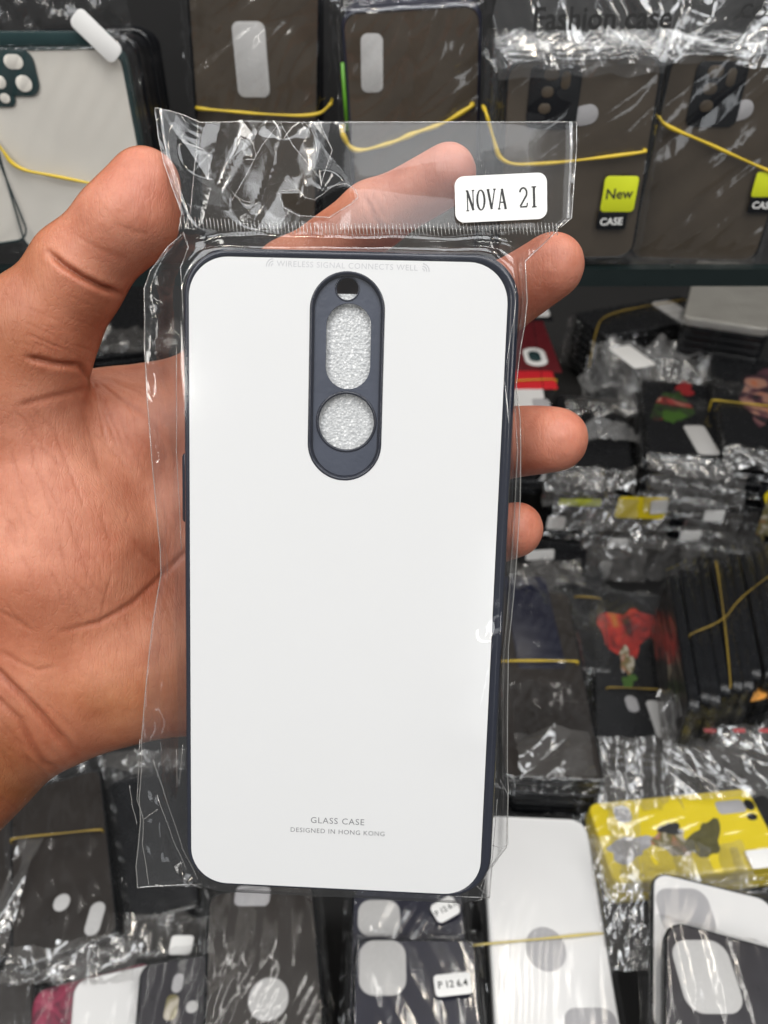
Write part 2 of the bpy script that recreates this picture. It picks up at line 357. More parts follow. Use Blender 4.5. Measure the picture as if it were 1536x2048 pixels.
# ------------------------------------------------------------------ the hand (signed distance field, meshed by surface nets)
def build_hand():
    def J(px, py, d, r): p = P(px, py, d); return (p.x, p.y, p.z, r*d/F)
    prim = []
    def cap(a, b, k=6.0, flat=1.0): prim.append((J(*a), J(*b), k, flat))
    # palm and wrist
    cap((420, 1000, 231, 160), (120, 1120, 227, 225), 8, 1.7)
    cap((408, 822, 229, 114), (225, 892, 224, 163), 5, 1.5)
    cap((430, 1310, 231, 158), (190, 1285, 222, 212), 12, 1.4)
    cap((70, 1290, 226, 215), (-330, 1650, 205, 238), 12, 1.25)
    cap((25, 830, 207, 133), (95, 1110, 214, 190), 7, 1.2)     # thenar
    cap((95, 1110, 214, 190), (60, 1290, 222, 200), 10, 1.2)
    # thumb
    cap((292, 366, 187, 71), (262, 436, 188, 82), 5)
    cap((262, 436, 188, 82), (160, 540, 193, 94), 6)
    cap((150, 552, 193, 92), (72, 665, 198, 113), 4)
    cap((72, 665, 198, 113), (22, 822, 206, 136), 4)
    # fingers
    cap((420, 835, 231, 108), (590, 560, 228, 80), 6); cap((590, 560, 228, 80), (748, 434, 213, 64), 4)
    cap((748, 434, 213, 65), (895, 346, 203, 59), 3)
    cap((440, 945, 232, 108), (800, 735, 230, 78), 5); cap((800, 735, 230, 78), (985, 605, 216, 70), 4)
    cap((985, 605, 216, 70), (1103, 534, 204, 66), 3)
    cap((440, 1095, 232, 108), (830, 910, 231, 76), 5); cap((830, 910, 231, 76), (985, 887, 216, 71), 4)
    cap((985, 887, 216, 71), (1110, 880, 204, 67), 3)
    cap((430, 1240, 231, 100), (800, 1130, 231, 68), 5); cap((800, 1130, 231, 68), (930, 1085, 215, 60), 4)
    cap((930, 1085, 215, 60), (1034, 1060, 203, 56), 3)
    h = 1.15
    lo = np.array([-178., -134., -276.]); hi = np.array([66., 104., -166.])
    n = np.ceil((hi-lo)/h).astype(int)
    gx, gy, gz = [lo[i]+h*np.arange(n[i]) for i in range(3)]
    D = np.full(n, 30.0, dtype=np.float32)
    for a, b, k, fl in prim:
        a = np.array(a); b = np.array(b); R = max(a[3], b[3])+k+8
        s = []
        for i, g in enumerate((gx, gy, gz)):
            l_, h_ = min(a[i], b[i])-R, max(a[i], b[i])+R
            s.append(slice(max(0, int((l_-lo[i])/h)), min(n[i], int((h_-lo[i])/h)+2)))
        X, Y, Z = np.meshgrid(gx[s[0]], gy[s[1]], gz[s[2]], indexing='ij')
        ba = b[:3]-a[:3]; t = np.clip(((X-a[0])*ba[0]+(Y-a[1])*ba[1]+(Z-a[2])*ba[2])/max(1e-9, ba@ba), 0, 1)
        dz = (Z-a[2]-t*ba[2])*fl
        d = np.sqrt((X-a[0]-t*ba[0])**2+(Y-a[1]-t*ba[1])**2+dz**2)-(a[3]+t*(b[3]-a[3]))
        d = d/(1+0.25*(fl-1))
        sub = D[s[0], s[1], s[2]]
        hh = np.clip(0.5+0.5*(sub-d)/k, 0, 1)
        D[s[0], s[1], s[2]] = sub*(1-hh)+d*hh-k*hh*(1-hh)
    D[0, :, :] = D[-1, :, :] = 5; D[:, 0, :] = D[:, -1, :] = 5; D[:, :, 0] = D[:, :, -1] = 5
    # surface nets
    ins = D < 0
    c = [(i, j, k) for i in (0, 1) for j in (0, 1) for k in (0, 1)]
    m = np.array(n)-1
    def sl(A, o): return A[o[0]:o[0]+m[0], o[1]:o[1]+m[1], o[2]:o[2]+m[2]]
    cnt = sum(sl(ins, o).astype(np.int8) for o in c)
    act = (cnt > 0) & (cnt < 8)
    idx = np.argwhere(act); vid = -np.ones(m, dtype=np.int64); vid[act] = np.arange(len(idx))
    acc = np.zeros((len(idx), 3)); num = np.zeros(len(idx))
    vals = {o: D[idx[:, 0]+o[0], idx[:, 1]+o[1], idx[:, 2]+o[2]] for o in c}
    for o in c:
        for ax in range(3):
            if o[ax] == 0:
                q = list(o); q[ax] = 1; q = tuple(q)
                v0, v1 = vals[o], vals[q]; cr = (v0 < 0) != (v1 < 0)
                t = np.where(cr, v0/np.where(cr, v0-v1, 1), 0)
                pos = np.tile(np.array(o, float), (len(idx), 1)); pos[:, ax] = t
                acc[cr] += pos[cr]; num[cr] += 1
    V = lo+h*(idx+acc/num[:, None])
    faces = []
    for ax in range(3):
        u, w = [(1, 2), (2, 0), (0, 1)][ax]
        sh_ = list(n); A = ins
        a0 = [slice(None)]*3; a1 = [slice(None)]*3; a0[ax] = slice(0, -1); a1[ax] = slice(1, None)
        diff = A[tuple(a0)] != A[tuple(a1)]
        e = np.argwhere(diff)
        e = e[(e[:, u] > 0) & (e[:, w] > 0) & (e[:, u] < m[u]) & (e[:, w] < m[w])]
        sgn = A[e[:, 0], e[:, 1], e[:, 2]]
        def g(du, dw):
            q = e.copy(); q[:, u] -= du; q[:, w] -= dw; return vid[q[:, 0], q[:, 1], q[:, 2]]
        quad = np.stack([g(1, 1), g(0, 1), g(0, 0), g(1, 0)], 1)
        quad[~sgn] = quad[~sgn][:, ::-1]
        faces.append(quad)
    faces = np.concatenate(faces); faces = faces[(faces >= 0).all(1)]
    me = bpy.data.meshes.new('hand'); me.from_pydata(V.tolist(), [], faces.tolist()); me.update()
    bm = bmesh.new(); bm.from_mesh(me)
    for _ in range(4): bmesh.ops.smooth_vert(bm, verts=bm.verts, factor=0.5, use_axis_x=True, use_axis_y=True, use_axis_z=True)
    bmesh.ops.recalc_face_normals(bm, faces=bm.faces)
    bmesh.ops.subdivide_edges(bm, edges=[e for e in bm.edges if (e.verts[0].co.z+e.verts[1].co.z)/2 > -236], cuts=1, use_grid_fill=True, smooth=0.0)
    bmesh.ops.subdivide_edges(bm, edges=[e for e in bm.edges if (e.verts[0].co.z+e.verts[1].co.z)/2 > -226 and e.verts[0].co.x < -20], cuts=1, use_grid_fill=True, smooth=0.0)
    bmesh.ops.triangulate(bm, faces=[f for f in bm.faces if len(f.verts) > 4])
    for _ in range(2): bmesh.ops.smooth_vert(bm, verts=bm.verts, factor=0.5, use_axis_x=True, use_axis_y=True, use_axis_z=True)
    bm.to_mesh(me); bm.free(); me.update()
    nv = len(me.vertices); co = np.empty(nv*3); me.vertices.foreach_get('co', co); co = co.reshape(-1, 3)
    no = np.empty(nv*3); me.vertex_normals.foreach_get('vector', no) if hasattr(me, 'vertex_normals') else me.vertices.foreach_get('normal', no)
    no = no.reshape(-1, 3)
    px = 768+F*co[:, 0]/-co[:, 2]; py = 1024-F*co[:, 1]/-co[:, 2]
    front = np.clip((no*(-co/np.linalg.norm(co, axis=1)[:, None])).sum(1)*2.5, 0, 1)
    # creases: polylines over the palm side, (points, width px, depth mm, redness)
    CR = [([(98, 505), (125, 530), (165, 556), (205, 576), (245, 590)], 9, 3.6, 1.0),
          ([(150, 470), (200, 500), (250, 520)], 9, 0.25, 0.2), ([(225, 445), (262, 462), (300, 470)], 7, 0.22, 0.3),
          ([(55, 715), (110, 728), (165, 732)], 9, 2.4, 0.9), ([(160, 728), (175, 752), (196, 778)], 8, 2.0, 0.8),
          ([(35, 812), (80, 800), (140, 785), (185, 775)], 10, 0.7, 0.7),
          ([(200, 780), (245, 800), (290, 830), (330, 880)], 7, 0.35, 0.4), ([(215, 760), (280, 790), (330, 800)], 6, 0.3, 0.3),
          ([(160, 815), (185, 880), (205, 960)], 6, 0.25, 0.3), ([(20, 890), (40, 970), (70, 1060)], 6, 0.25, 0.3), ([(60, 880), (80, 950), (110, 1040)], 6, 0.22, 0.3),
          ([(105, 850), (140, 940), (175, 1030)], 6, 0.25, 0.25), ([(240, 830), (265, 900), (300, 960)], 6, 0.22, 0.25),
          ([(410, 1070), (360, 1115), (315, 1160), (265, 1205), (200, 1245), (120, 1265)], 9, 0.9, 0.9),
          ([(0, 1222), (30, 1240), (60, 1262)], 8, 0.5, 0.4), ([(0, 1300), (40, 1325), (75, 1340), (110, 1335)], 8, 0.5, 0.4),
          ([(-40, 1310), (0, 1345), (40, 1385), (80, 1430), (110, 1465), (160, 1515)], 10, 2.3, 1.0),
          ([(-40, 1385), (0, 1400), (40, 1440), (65, 1490), (90, 1525), (130, 1545)], 8, 1.1, 0.8),
          ([(0, 1440), (40, 1490), (70, 1540)], 6, 0.4, 0.4), ([(0, 1500), (30, 1540), (60, 1580)], 6, 0.35, 0.3),
          ([(728, 392), (742, 415), (752, 440), (768, 462)], 7, 0.8, 0.6), ([(742, 388), (757, 412), (768, 436)], 6, 0.4, 0.4),
          ([(935, 345), (948, 338), (950, 325)], 5, 0.2, 0.2)]
    rw = random.Random(11)
    for _ in range(46):        # short fine wrinkles of the palm and thumb base
        x0, y0 = rw.uniform(-20, 330), rw.uniform(800, 1230); a_ = math.radians(rw.gauss(62, 12)); ln_ = rw.uniform(35, 110); bnd = rw.uniform(-12, 12)
        CR.append(([(x0, y0), (x0+ln_*0.5*math.cos(a_)+bnd, y0+ln_*0.5*math.sin(a_)), (x0+ln_*math.cos(a_), y0+ln_*math.sin(a_))], rw.uniform(4, 6), rw.uniform(0.10, 0.24), rw.uniform(0.12, 0.35)))
    for _ in range(22):        # across the thumb
        x0, y0 = rw.uniform(20, 200), rw.uniform(585, 720); ln_ = rw.uniform(30, 80)
        CR.append(([(x0, y0), (x0+ln_*0.5, y0+ln_*0.2), (x0+ln_, y0+ln_*0.42)], rw.uniform(4, 5), rw.uniform(0.08, 0.18), rw.uniform(0.1, 0.3)))
    for _ in range(20):        # wrist
        x0, y0 = rw.uniform(-30, 90), rw.uniform(1400, 1600); ln_ = rw.uniform(40, 110)
        CR.append(([(x0, y0), (x0+ln_*0.5, y0+ln_*0.42), (x0+ln_, y0+ln_*0.95)], rw.uniform(4, 6), rw.uniform(0.1, 0.25), rw.uniform(0.2, 0.45)))
    for _ in range(16):        # folds fanning from the thumb crotch
        a_ = math.radians(rw.uniform(8, 75)); l0 = rw.uniform(15, 60); l1_ = l0+rw.uniform(50, 140)
        CR.append(([(175+l0*math.cos(a_), 750+l0*math.sin(a_)), (175+l1_*math.cos(a_+0.08), 750+l1_*math.sin(a_+0.08))], rw.uniform(4, 6), rw.uniform(0.12, 0.3), rw.uniform(0.15, 0.4)))
    red = np.zeros(nv)
    for pts, w, dp, rd in CR:
        w = w*0.7; dp = dp*0.40
        best = np.full(nv, 1e9); tt = np.zeros(nv); tot = len(pts)-1
        for i in range(tot):
            a = np.array(pts[i], float); b = np.array(pts[i+1], float); ab = b-a
            t = np.clip(((px-a[0])*ab[0]+(py-a[1])*ab[1])/(ab@ab), 0, 1)
            dd = np.hypot(px-a[0]-t*ab[0], py-a[1]-t*ab[1]); k = dd < best
            best[k] = dd[k]; tt[k] = ((i+t)/tot)[k]
        fade = np.clip(np.minimum(tt, 1-tt)*5+0.25, 0, 1)
        g = np.exp(-(best/w)**2)*fade*front; lip = np.exp(-((best-2.2*w)/(1.3*w))**2)*fade*front
        co = co-no*(dp*g-0.10*dp*lip)[:, None]; red = np.maximum(red, rd*np.exp(-(best/(w*1.4))**2)*fade*front)
    # soft fleshy unevenness
    co = co+no*(0.35*np.sin(co[:, 0]/7.3+co[:, 1]/9.1)*np.sin(co[:, 1]/6.1-co[:, 0]/11.7)+0.15*np.sin(co[:, 0]/2.9+1)*np.sin(co[:, 1]/3.7))[:, None]
    # skin tone: palm skin, browner back-of-hand skin on the outer side and wrist, redder fingertips and creases
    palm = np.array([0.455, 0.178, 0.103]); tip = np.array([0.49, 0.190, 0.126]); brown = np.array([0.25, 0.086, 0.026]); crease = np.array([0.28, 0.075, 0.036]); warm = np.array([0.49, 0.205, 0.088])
    tone = np.tile(palm, (nv, 1))
    def mixin(c, wgt): 
        nonlocal tone
        tone = tone*(1-wgt[:, None])+c*wgt[:, None]
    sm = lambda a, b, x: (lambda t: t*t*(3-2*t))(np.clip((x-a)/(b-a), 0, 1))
    mixin(tip, np.maximum(sm(560, 900, px), np.exp(-(((px-300)/110)**2+((py-350)/110)**2))))
    mixin(warm, np.exp(-(((px-250)/130)**2+((py-1370)/110)**2))*0.8)
    wr = (px*0.644+py*0.765)                             # across the wrist crease
    along = (-px*0.765+py*0.644)
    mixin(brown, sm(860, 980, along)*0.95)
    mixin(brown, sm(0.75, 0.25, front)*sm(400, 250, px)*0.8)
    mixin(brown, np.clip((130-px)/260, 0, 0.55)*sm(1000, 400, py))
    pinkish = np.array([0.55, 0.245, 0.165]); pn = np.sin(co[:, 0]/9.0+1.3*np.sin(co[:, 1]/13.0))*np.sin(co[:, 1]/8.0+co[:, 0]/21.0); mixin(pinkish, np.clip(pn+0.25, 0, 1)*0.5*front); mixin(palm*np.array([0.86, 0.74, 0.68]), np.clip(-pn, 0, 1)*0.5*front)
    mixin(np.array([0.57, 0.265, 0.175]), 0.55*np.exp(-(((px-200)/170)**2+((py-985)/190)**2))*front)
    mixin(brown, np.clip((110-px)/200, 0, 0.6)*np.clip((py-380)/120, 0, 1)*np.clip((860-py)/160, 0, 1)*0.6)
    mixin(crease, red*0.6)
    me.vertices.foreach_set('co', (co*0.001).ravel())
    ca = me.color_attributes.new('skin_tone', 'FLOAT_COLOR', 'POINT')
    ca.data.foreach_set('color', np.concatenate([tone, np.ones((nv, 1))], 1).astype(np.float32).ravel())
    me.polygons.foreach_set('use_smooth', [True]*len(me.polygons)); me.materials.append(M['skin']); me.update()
    o = bpy.data.objects.new('hand', me); COL.objects.link(o); o.matrix_world = MC
    tag(o, 'bare left hand, palm up, fingers curled behind and holding the white packaged phone case', 'hand')
    return o
build_hand()

# ------------------------------------------------------------------ the held phone case in its clear sleeve
def rodrigues(r):
    v = Vector(r); return Matrix.Rotation(v.length, 4, v.normalized())
MAINM = Matrix.Translation((-0.010298, -0.018818, -0.190681)) @ rodrigues((0.135293, -0.035908, -0.030979))
HW = MC @ MAINM
ROT = MAINM.to_3x3(); TR = MAINM.translation*1000
def L2(px, py, z=0.0):                              # photo direction onto the case's own plane (local mm)
    d = ROT.transposed() @ ray(px, py); o = ROT.transposed() @ (-TR)
    t = (z-o.z)/d.z; q = o+d*t
    return q.x, q.y
main = empty('packaged_phone_case', HW)
tag(main, 'white glass-backed phone case with dark navy rim in a clear sleeve, held in the hand', 'phone case')
PWD, PHT = 72.5, 153.0
ex0, ex1, ey0, ey1 = -PWD/2-1.7, PWD/2+2.9, -PHT/2-1.2, PHT/2+2.3
ecx, ecy, ew, eh = (ex0+ex1)/2, (ey0+ey1)/2, ex1-ex0, ey1-ey0
# rim
lo_ = []
for ins, z in ((1.4, -9.2), (0.5, -8.9), (0.05, -8.0), (0.0, -5.5), (0.05, -2.5), (0.25, -1.1), (0.6, -0.3), (1.0, 0.0)):
    lo_.append((rrect(ew-2*ins, eh-2*ins, 10.8-ins, 10, ecx, ecy), z))
lo_.append((rrect(PWD+0.15, PHT+0.15, 9.1, 10), -0.05)); lo_.append((rrect(PWD+0.1, PHT+0.1, 9.0, 10), -0.9))
v, f = loops_solid(lo_, cap_top=False); rim = mesh_obj('bumper_rim', v, f, M['navy'], main)
# side buttons on the left edge
v, f = loops_solid([(rrect(2, 17, 1, 4, ex0-0.1, 23), -5.6), (rrect(2.2, 17, 1, 4, ex0-0.2, 23), -4.3), (rrect(1.8, 16.4, .9, 4, ex0-0.1, 23), -3.4)]); mesh_obj('side_button', v, f, M['navy'], main)
# slot
sx, sy0 = L2(691.5, 543); _, sy1 = L2(691.5, 960); sl_, _ = L2(618.5, 750); sr_, _ = L2(765.5, 750)
sw, shh, scx, scy = sr_-sl_, sy0-sy1, (sl_+sr_)/2, (sy0+sy1)/2
slot = rrect(sw, shh, sw/2, 16, scx, scy)
v, f = plate(rrect(PWD, PHT, 9.0, 10), [slot], 0.0, -0.8); gp = mesh_obj('glass_panel', v, f, M['glass_white'], main, smooth=False)
# fine bright chamfer of the glass
def ring(outline_fn, prof):
    lp = [(outline_fn(i), z) for i, z in prof]; return loops_solid(lp, False, False)
v, f = ring(lambda i: rrect(sw-2*i, shh-2*i, sw/2-i, 16, scx, scy), [(-0.12, 0.05), (0.12, 0.16), (0.45, 0.10), (0.75, -0.35), (0.9, -1.2)])
mesh_obj('lens_surround', v, f, M['navy'], main)
hx, hy = L2(694, 576); c2x, c2y = L2(691.5, 844); olx, _ = L2(650.5, 700); orx, _ = L2(740.5, 700); _, ot = L2(694, 605); _, ob = L2(694, 778); ocx = (olx+orx)/2
pm = (L2(792, 900)[0]-L2(692, 900)[0])/100.0         # mm per pixel there
flash = rrect(43*pm, 43*pm, 21.5*pm, 10, hx, hy); obl = rrect(orx-olx, ot-ob, (orx-olx)/2, 14, ocx, (ot+ob)/2); rnd = rrect(111*pm, 111*pm, 55.4*pm, 14, c2x, c2y)
v, f = plate(rrect(sw-1.5, shh-1.5, sw/2-0.75, 16, scx, scy), [flash, obl, rnd], -1.2, -2.2); mesh_obj('lens_recess', v, f, M['recess'], main, smooth=False)
def annulus(cx, cy, r0, prof, n=40):
    return ring(lambda i: [(cx+(r0+i)*math.cos(2*math.pi*k/n), cy+(r0+i)*math.sin(2*math.pi*k/n)) for k in range(n)], prof)
v1 = annulus(c2x, c2y, 55.4*pm, [(0.0, -1.6), (0.05, -1.05), (0.35, -0.98), (0.62, -1.1), (0.7, -1.22)])
v2 = annulus(hx, hy, 21.5*pm, [(0.0, -1.5), (0.05, -1.1), (0.25, -1.05), (0.4, -1.22)])
mesh_obj('hole_collar', *v1, M['navy'], main); mesh_obj('hole_collar', *v2, M['navy'], main)
# lower shelf of the recess, one step higher
arc = [(c2x+64*pm*math.cos(a), c2y+64*pm*math.sin(a)) for a in np.linspace(math.radians(192), math.radians(348), 24)]
half = sw/2-0.95; ybot = scy-shh/2+sw/2
low_arc = [(scx+half*math.cos(a), ybot+half*math.sin(a)) for a in np.linspace(math.radians(352), math.radians(188), 24)]
v, f = plate(arc+low_arc, [], -0.95, -1.25); mesh_obj('recess_step', v, f, M['recess'], main, smooth=False)
# foam and the dark inside
_, fy = L2(694, 579, -3.1); v, f = plate(rrect(PWD-4, fy+PHT/2-4, 4, 6, 0, (fy-PHT/2)/2+1), [], -3.1, -4.0); fo = mesh_obj('foam_sheet', v, f, M['sparkle'], main, smooth=False)
v, f = plate(rrect(PWD-1, PHT-1, 8, 8), [], -7.9, -8.4); mesh_obj('case_lining', v, f, M['inside'], main, smooth=False)
# lettering
def put_text(s, px, py, width_px, ang_px, mat, parent, z, spacing=1.0, name='lettering', fold=None):
    v, f = text_mesh(s, 10, spacing); xs = [q[0] for q in v]; wd = max(xs)-min(xs); mid = (max(xs)+min(xs))/2
    x0, y0 = L2(px, py, z); x1, y1 = L2(px+50, py+50*math.tan(math.radians(ang_px)), z)
    k = width_px*math.hypot(x1-x0, y1-y0)/50/wd*math.cos(math.radians(ang_px)); a = math.atan2(y1-y0, x1-x0)
    out = [(x0+k*((q[0]-mid)*math.cos(a)-q[1]*math.sin(a)), y0+k*((q[0]-mid)*math.sin(a)+q[1]*math.cos(a)), z) for q in v]
    return mesh_obj(name, out, f, mat, parent, smooth=False)
put_text('GLASS CASE', 675, 1643, 107, 2.6, M['print_grey'], gp, 0.03, 1.12)
put_text('DESIGNED IN HONG KONG', 675, 1664, 188, 2.8, M['print_grey'], gp, 0.03, 1.12)
put_text('WIRELESS SIGNAL CONNECTS WELL', 694, 532, 282, 1.8, M['print_faint'], gp, 0.03, 1.1)
# two small wave marks either side of the line
parts = []
for px0, sgn, ya in ((540, -1, 526), (851, 1, 536)):
    parts = []
    cx0, cy0 = L2(px0-sgn*7, ya+6, 0.03)
    for rr_ in (0.5, 1.05, 1.6):
        pts = [(cx0+sgn*rr_*math.cos(a), cy0+rr_*math.sin(a)) for a in np.linspace(-0.1, 1.5, 9)]
        vv = []; 
        for (x, y) in pts:
            q = math.hypot(x-cx0, y-cy0); vv += [(cx0+(x-cx0)*(q-0.12)/q, cy0+(y-cy0)*(q-0.12)/q, 0.03), (cx0+(x-cx0)*(q+0.12)/q, cy0+(y-cy0)*(q+0.12)/q, 0.03)]
        parts.append((vv, [(2*i, 2*i+1, 2*i+3, 2*i+2) for i in range(len(pts)-1)]))
    v, f = join(parts); mesh_obj('wave_mark', v, f, M['print_faint'], gp, smooth=False)

# the sleeve: outline measured on the photo, carried over to the case plane
LEFT = [(222, 315), (280, 322), (330, 333), (380, 350), (430, 368), (465, 362), (490, 332), (540, 296), (575, 284), (700, 285), (800, 290), (950, 302), (1100, 316), (1150, 318), (1250, 301), (1350, 290), (1480, 279), (1545, 279), (1600, 274), (1650, 277), (1740, 268), (1784, 271)]
RIGHT = [(222, 1150), (300, 1150), (440, 1140), (458, 1118), (520, 1052), (600, 1056), (650, 1051), (700, 1042), (770, 1034), (840, 1042), (900, 1043), (1000, 1042), (1100, 1036), (1180, 1030), (1300, 1018), (1450, 1016), (1550, 1016), (1585, 1018), (1700, 1014), (1740, 985), (1800, 980)]
TOP = [(0.0, 222), (0.06, 234), (0.11, 251), (0.4, 250), (1.0, 250)]
BOT = [(0.0, 1783), (0.12, 1781), (0.2, 1783), (0.9, 1808), (1.0, 1807)]
def interp(tbl, t): return np.interp(t, [q[0] for q in tbl], [q[1] for q in tbl])
def rr_sdf(x, y):
    qx = np.abs(x-ecx)-(ew/2-10.8); qy = np.abs(y-ecy)-(eh/2-10.8)
    return np.hypot(np.maximum(qx, 0), np.maximum(qy, 0))+np.minimum(np.maximum(qx, qy), 0)-10.8
def sleeve_xy(U, Vv):
    yt = interp(TOP, U); yb = interp(BOT, U); PY = yt+Vv*(yb-yt)
    yn = 222+Vv*(1800-222)
    PX = interp(LEFT, PY)*(1-U)+interp(RIGHT, PY)*U
    return PX, PY
def L2v(PX, PY, z=0.0):
    d = np.stack([(PX-768)/F, -(PY-1024)/F, -np.ones_like(PX)], -1) @ np.array(ROT)
    o = np.array(ROT.transposed() @ (-TR)); t = (z-o[2])/d[..., 2]
    return o[0]+d[..., 0]*t, o[1]+d[..., 1]*t
def smst(a, b, x): t = np.clip((x-a)/(b-a), 0, 1); return t*t*(3-2*t)
EURO = [(560, 388), (600, 385), (612, 400), (632, 405), (650, 392), (668, 378), (692, 372), (712, 384), (718, 400), (705, 412), (660, 440), (600, 436), (570, 420)]
def in_poly(px, py, poly):
    c = np.zeros(px.shape, bool); j = len(poly)-1
    for i in range(len(poly)):
        xi, yi = poly[i]; xj, yj = poly[j]
        c ^= ((yi > py) != (yj > py)) & (px < (xj-xi)*(py-yi)/(yj-yi+1e-9)+xi); j = i
    return c
def film_height(PX, PY, x, y, side):
    s = rr_sdf(x, y); out = smst(-0.5, 9, s); hd = smst(505, 462, PY)
    z = 0.55-(5.4*out) if side > 0 else -10.3+(5.2*out)
    z = z*(1-hd)+(-0.9 if side > 0 else -1.7)*hd
    sd = 11 if side > 0 else 57
    # header: hard crumples at the thumb's end, nearly flat under the sticker
    hl = hd*smst(760, 560, PX)
    z = z+hl*folds(x, y, sd, 5, 36, 5.6)+hl*folds(x, y, sd+1, 3, 13, 0.4)
    z = z+hd*smst(560, 820, PX)*folds(x, y, sd+2, 4, 34, 0.9)
    # peaks that catch the lamps
    if side > 0:
        for cx, cy, r, a in ((575, 300, 60, 4.5), (465, 330, 50, 3.0), (650, 390, 45, 3.0), (420, 300, 60, -3.0), (520, 400, 60, -3.5)):
            q = np.maximum(0, 1-np.hypot((PX-cx)/r, (PY-cy)/r)); z = z+hd*a*q
    # margins: pulled creases running to the corners
    mg = out*(1-hd)
    z = z+mg*folds(x, y, sd+3, 6, 12, 2.2, base=0.2, spread=0.8)+mg*folds(x, y, sd+4, 4, 5, 0.5)
    # over the glass: tight, a few faint pulls, a bulge on the right side
    ov = (1-out)*(1-hd)
    if side > 0:
        z = z+ov*(np.abs(folds(x, y, sd+5, 4, 48, 0.42, base=0.45, spread=0.35)))
        for cx, cy, rx, ry, a in ((950, 1290, 110, 150, 1.2), (930, 1430, 70, 60, 0.7), (480, 640, 120, 60, 0.15)):
            z = z+ov*a*np.exp(-(((PX-cx)/rx)**2+((PY-cy)/ry)**2))
        z = z+ov*np.maximum(0, 1-np.abs((PX-965)-(PY-1330)*-0.22)/42)*smst(1210, 1280, PY)*smst(1490, 1380, PY)*1.3
        for x0, y0, x1, y1, w_, a_ in ((1000, 1250, 890, 1340, 34, 0.45), (1000, 1250, 960, 1460, 30, 0.7)):
            t_ = np.clip(((PX-x0)*(x1-x0)+(PY-y0)*(y1-y0))/((x1-x0)**2+(y1-y0)**2), 0, 1)
            z = z+ov*a_*np.maximum(0, 1-np.hypot(PX-x0-t_*(x1-x0), PY-y0-t_*(y1-y0))/w_)
    # hems close together
    return z
def sleeve_sheet(name, side, nu, nv, mat):
    u = np.linspace(0, 1, nu); w = np.linspace(0, 1, nv)**1.0
    w = np.concatenate([np.linspace(0, 0.17, int(nv*0.38), endpoint=False), np.linspace(0.17, 1, nv-int(nv*0.38))])
    U, Vv = np.meshgrid(u, w); PX, PY = sleeve_xy(U, Vv); x, y = L2v(PX, PY, -3.0)
    z = film_height(PX, PY, x, y, side)
    e = np.minimum.reduce([U, 1-U, 1-Vv]); e2 = np.where(1-Vv < 0.05, np.minimum(np.minimum(U, 1-U), (1-Vv)*4), e); hm = smst(0.0, np.where(PY < 470, 0.012, 0.035), e2); top = smst(0, 0.03, Vv)
    zm = np.where(PY < 470, -1.2, -4.6); z = z*hm+zm*(1-hm)
    vv = np.stack([x, y, z], -1).reshape(-1, 3); fc = grid_faces(nu, nv)
    if True:
        hole = in_poly(PX, PY, EURO).ravel(); fc = [q for q in fc if not (hole[q[0]] and hole[q[1]] and hole[q[2]] and hole[q[3]])]
    return mesh_obj(name, vv, fc, mat, None)
front = sleeve_sheet('clear_sleeve', 1, 150, 230, M['film']); front.parent = main
back = sleeve_sheet('sleeve_back', -1, 110, 170, M['film']); back.parent = front
# hems, euro slot rim, hard creases of the sleeve; paleness paints caught light
def px_line(pts, z, r, wob=0.0, sub=4):
    out = []
    for (x0, y0), (x1, y1) in zip(pts[:-1], pts[1:]):
        for k in range(sub):
            t = k/sub; out.append((x0+(x1-x0)*t, y0+(y1-y0)*t))
    out.append(pts[-1]); res = []
    for i, (a, b) in enumerate(out):
        X, Y = L2(a, b, -3.0); res.append((X, Y, z+wob*math.sin(i*1.7)))
    return tube(res, r, 5)
lines = [px_line([(x, y) for y, x in LEFT if y < 470], -1.2, 0.16, 0.1), px_line([(x, y) for y, x in LEFT if y >= 465], -4.6, 0.17, 0.1),
         px_line([(x, y) for y, x in RIGHT if 250 <= y < 470]+[], -1.2, 0.15), px_line([(1150, 250), (1150, 300)], -1.2, 0.15), px_line([(x, y) for y, x in RIGHT if y >= 450], -4.4, 0.17, 0.1),
         px_line([(315, 222), (345, 228), (372, 236), (405, 251), (500, 249), (600, 251), (800, 250), (1000, 250), (1150, 250)], -1.1, 0.14, 0.08),
         px_line([(271, 1783), (300, 1780), (340, 1778), (400, 1776)], -4.6, 0.16), px_line([(900, 1800), (980, 1803)], -4.6, 0.15)]
for pts in ([(279, 1480), (273, 1600), (286, 1640), (284, 1690), (297, 1772)], [(258, 1572), (263, 1610), (273, 1650)], [(305, 1520), (330, 1595), (365, 1700), (395, 1760)], [(313, 1592), (345, 1680), (372, 1740)],
            [(286, 1640), (315, 1620)], [(352, 1500), (353, 1575)], [(365, 1490), (357, 1572)], [(375, 470), (385, 500), (370, 540), (375, 640)], [(352, 690), (352, 900), (362, 1100)],
            [(1035, 640), (1026, 760), (1036, 900), (1028, 1050), (1010, 1300)], [(1000, 1560), (1016, 1590), (1016, 1690), (1004, 1700), (985, 1692)], [(950, 1770), (980, 1798)], [(995, 1600), (985, 1720), (960, 1780)],
            [(640, 250), (668, 310), (640, 390)], [(405, 252), (398, 340), (388, 440)], [(565, 255), (530, 300), (470, 410)], [(565, 255), (590, 300), (660, 385)]):
    lines.append(px_line(pts, -3.4 if pts[0][1] > 470 else 0.4, 0.11, 0.15))
lines.append(px_line(EURO+[EURO[0]], -0.6, 0.10))
v, f = join(lines); mesh_obj('sleeve_hem', v, f, M['film_seam'], front)
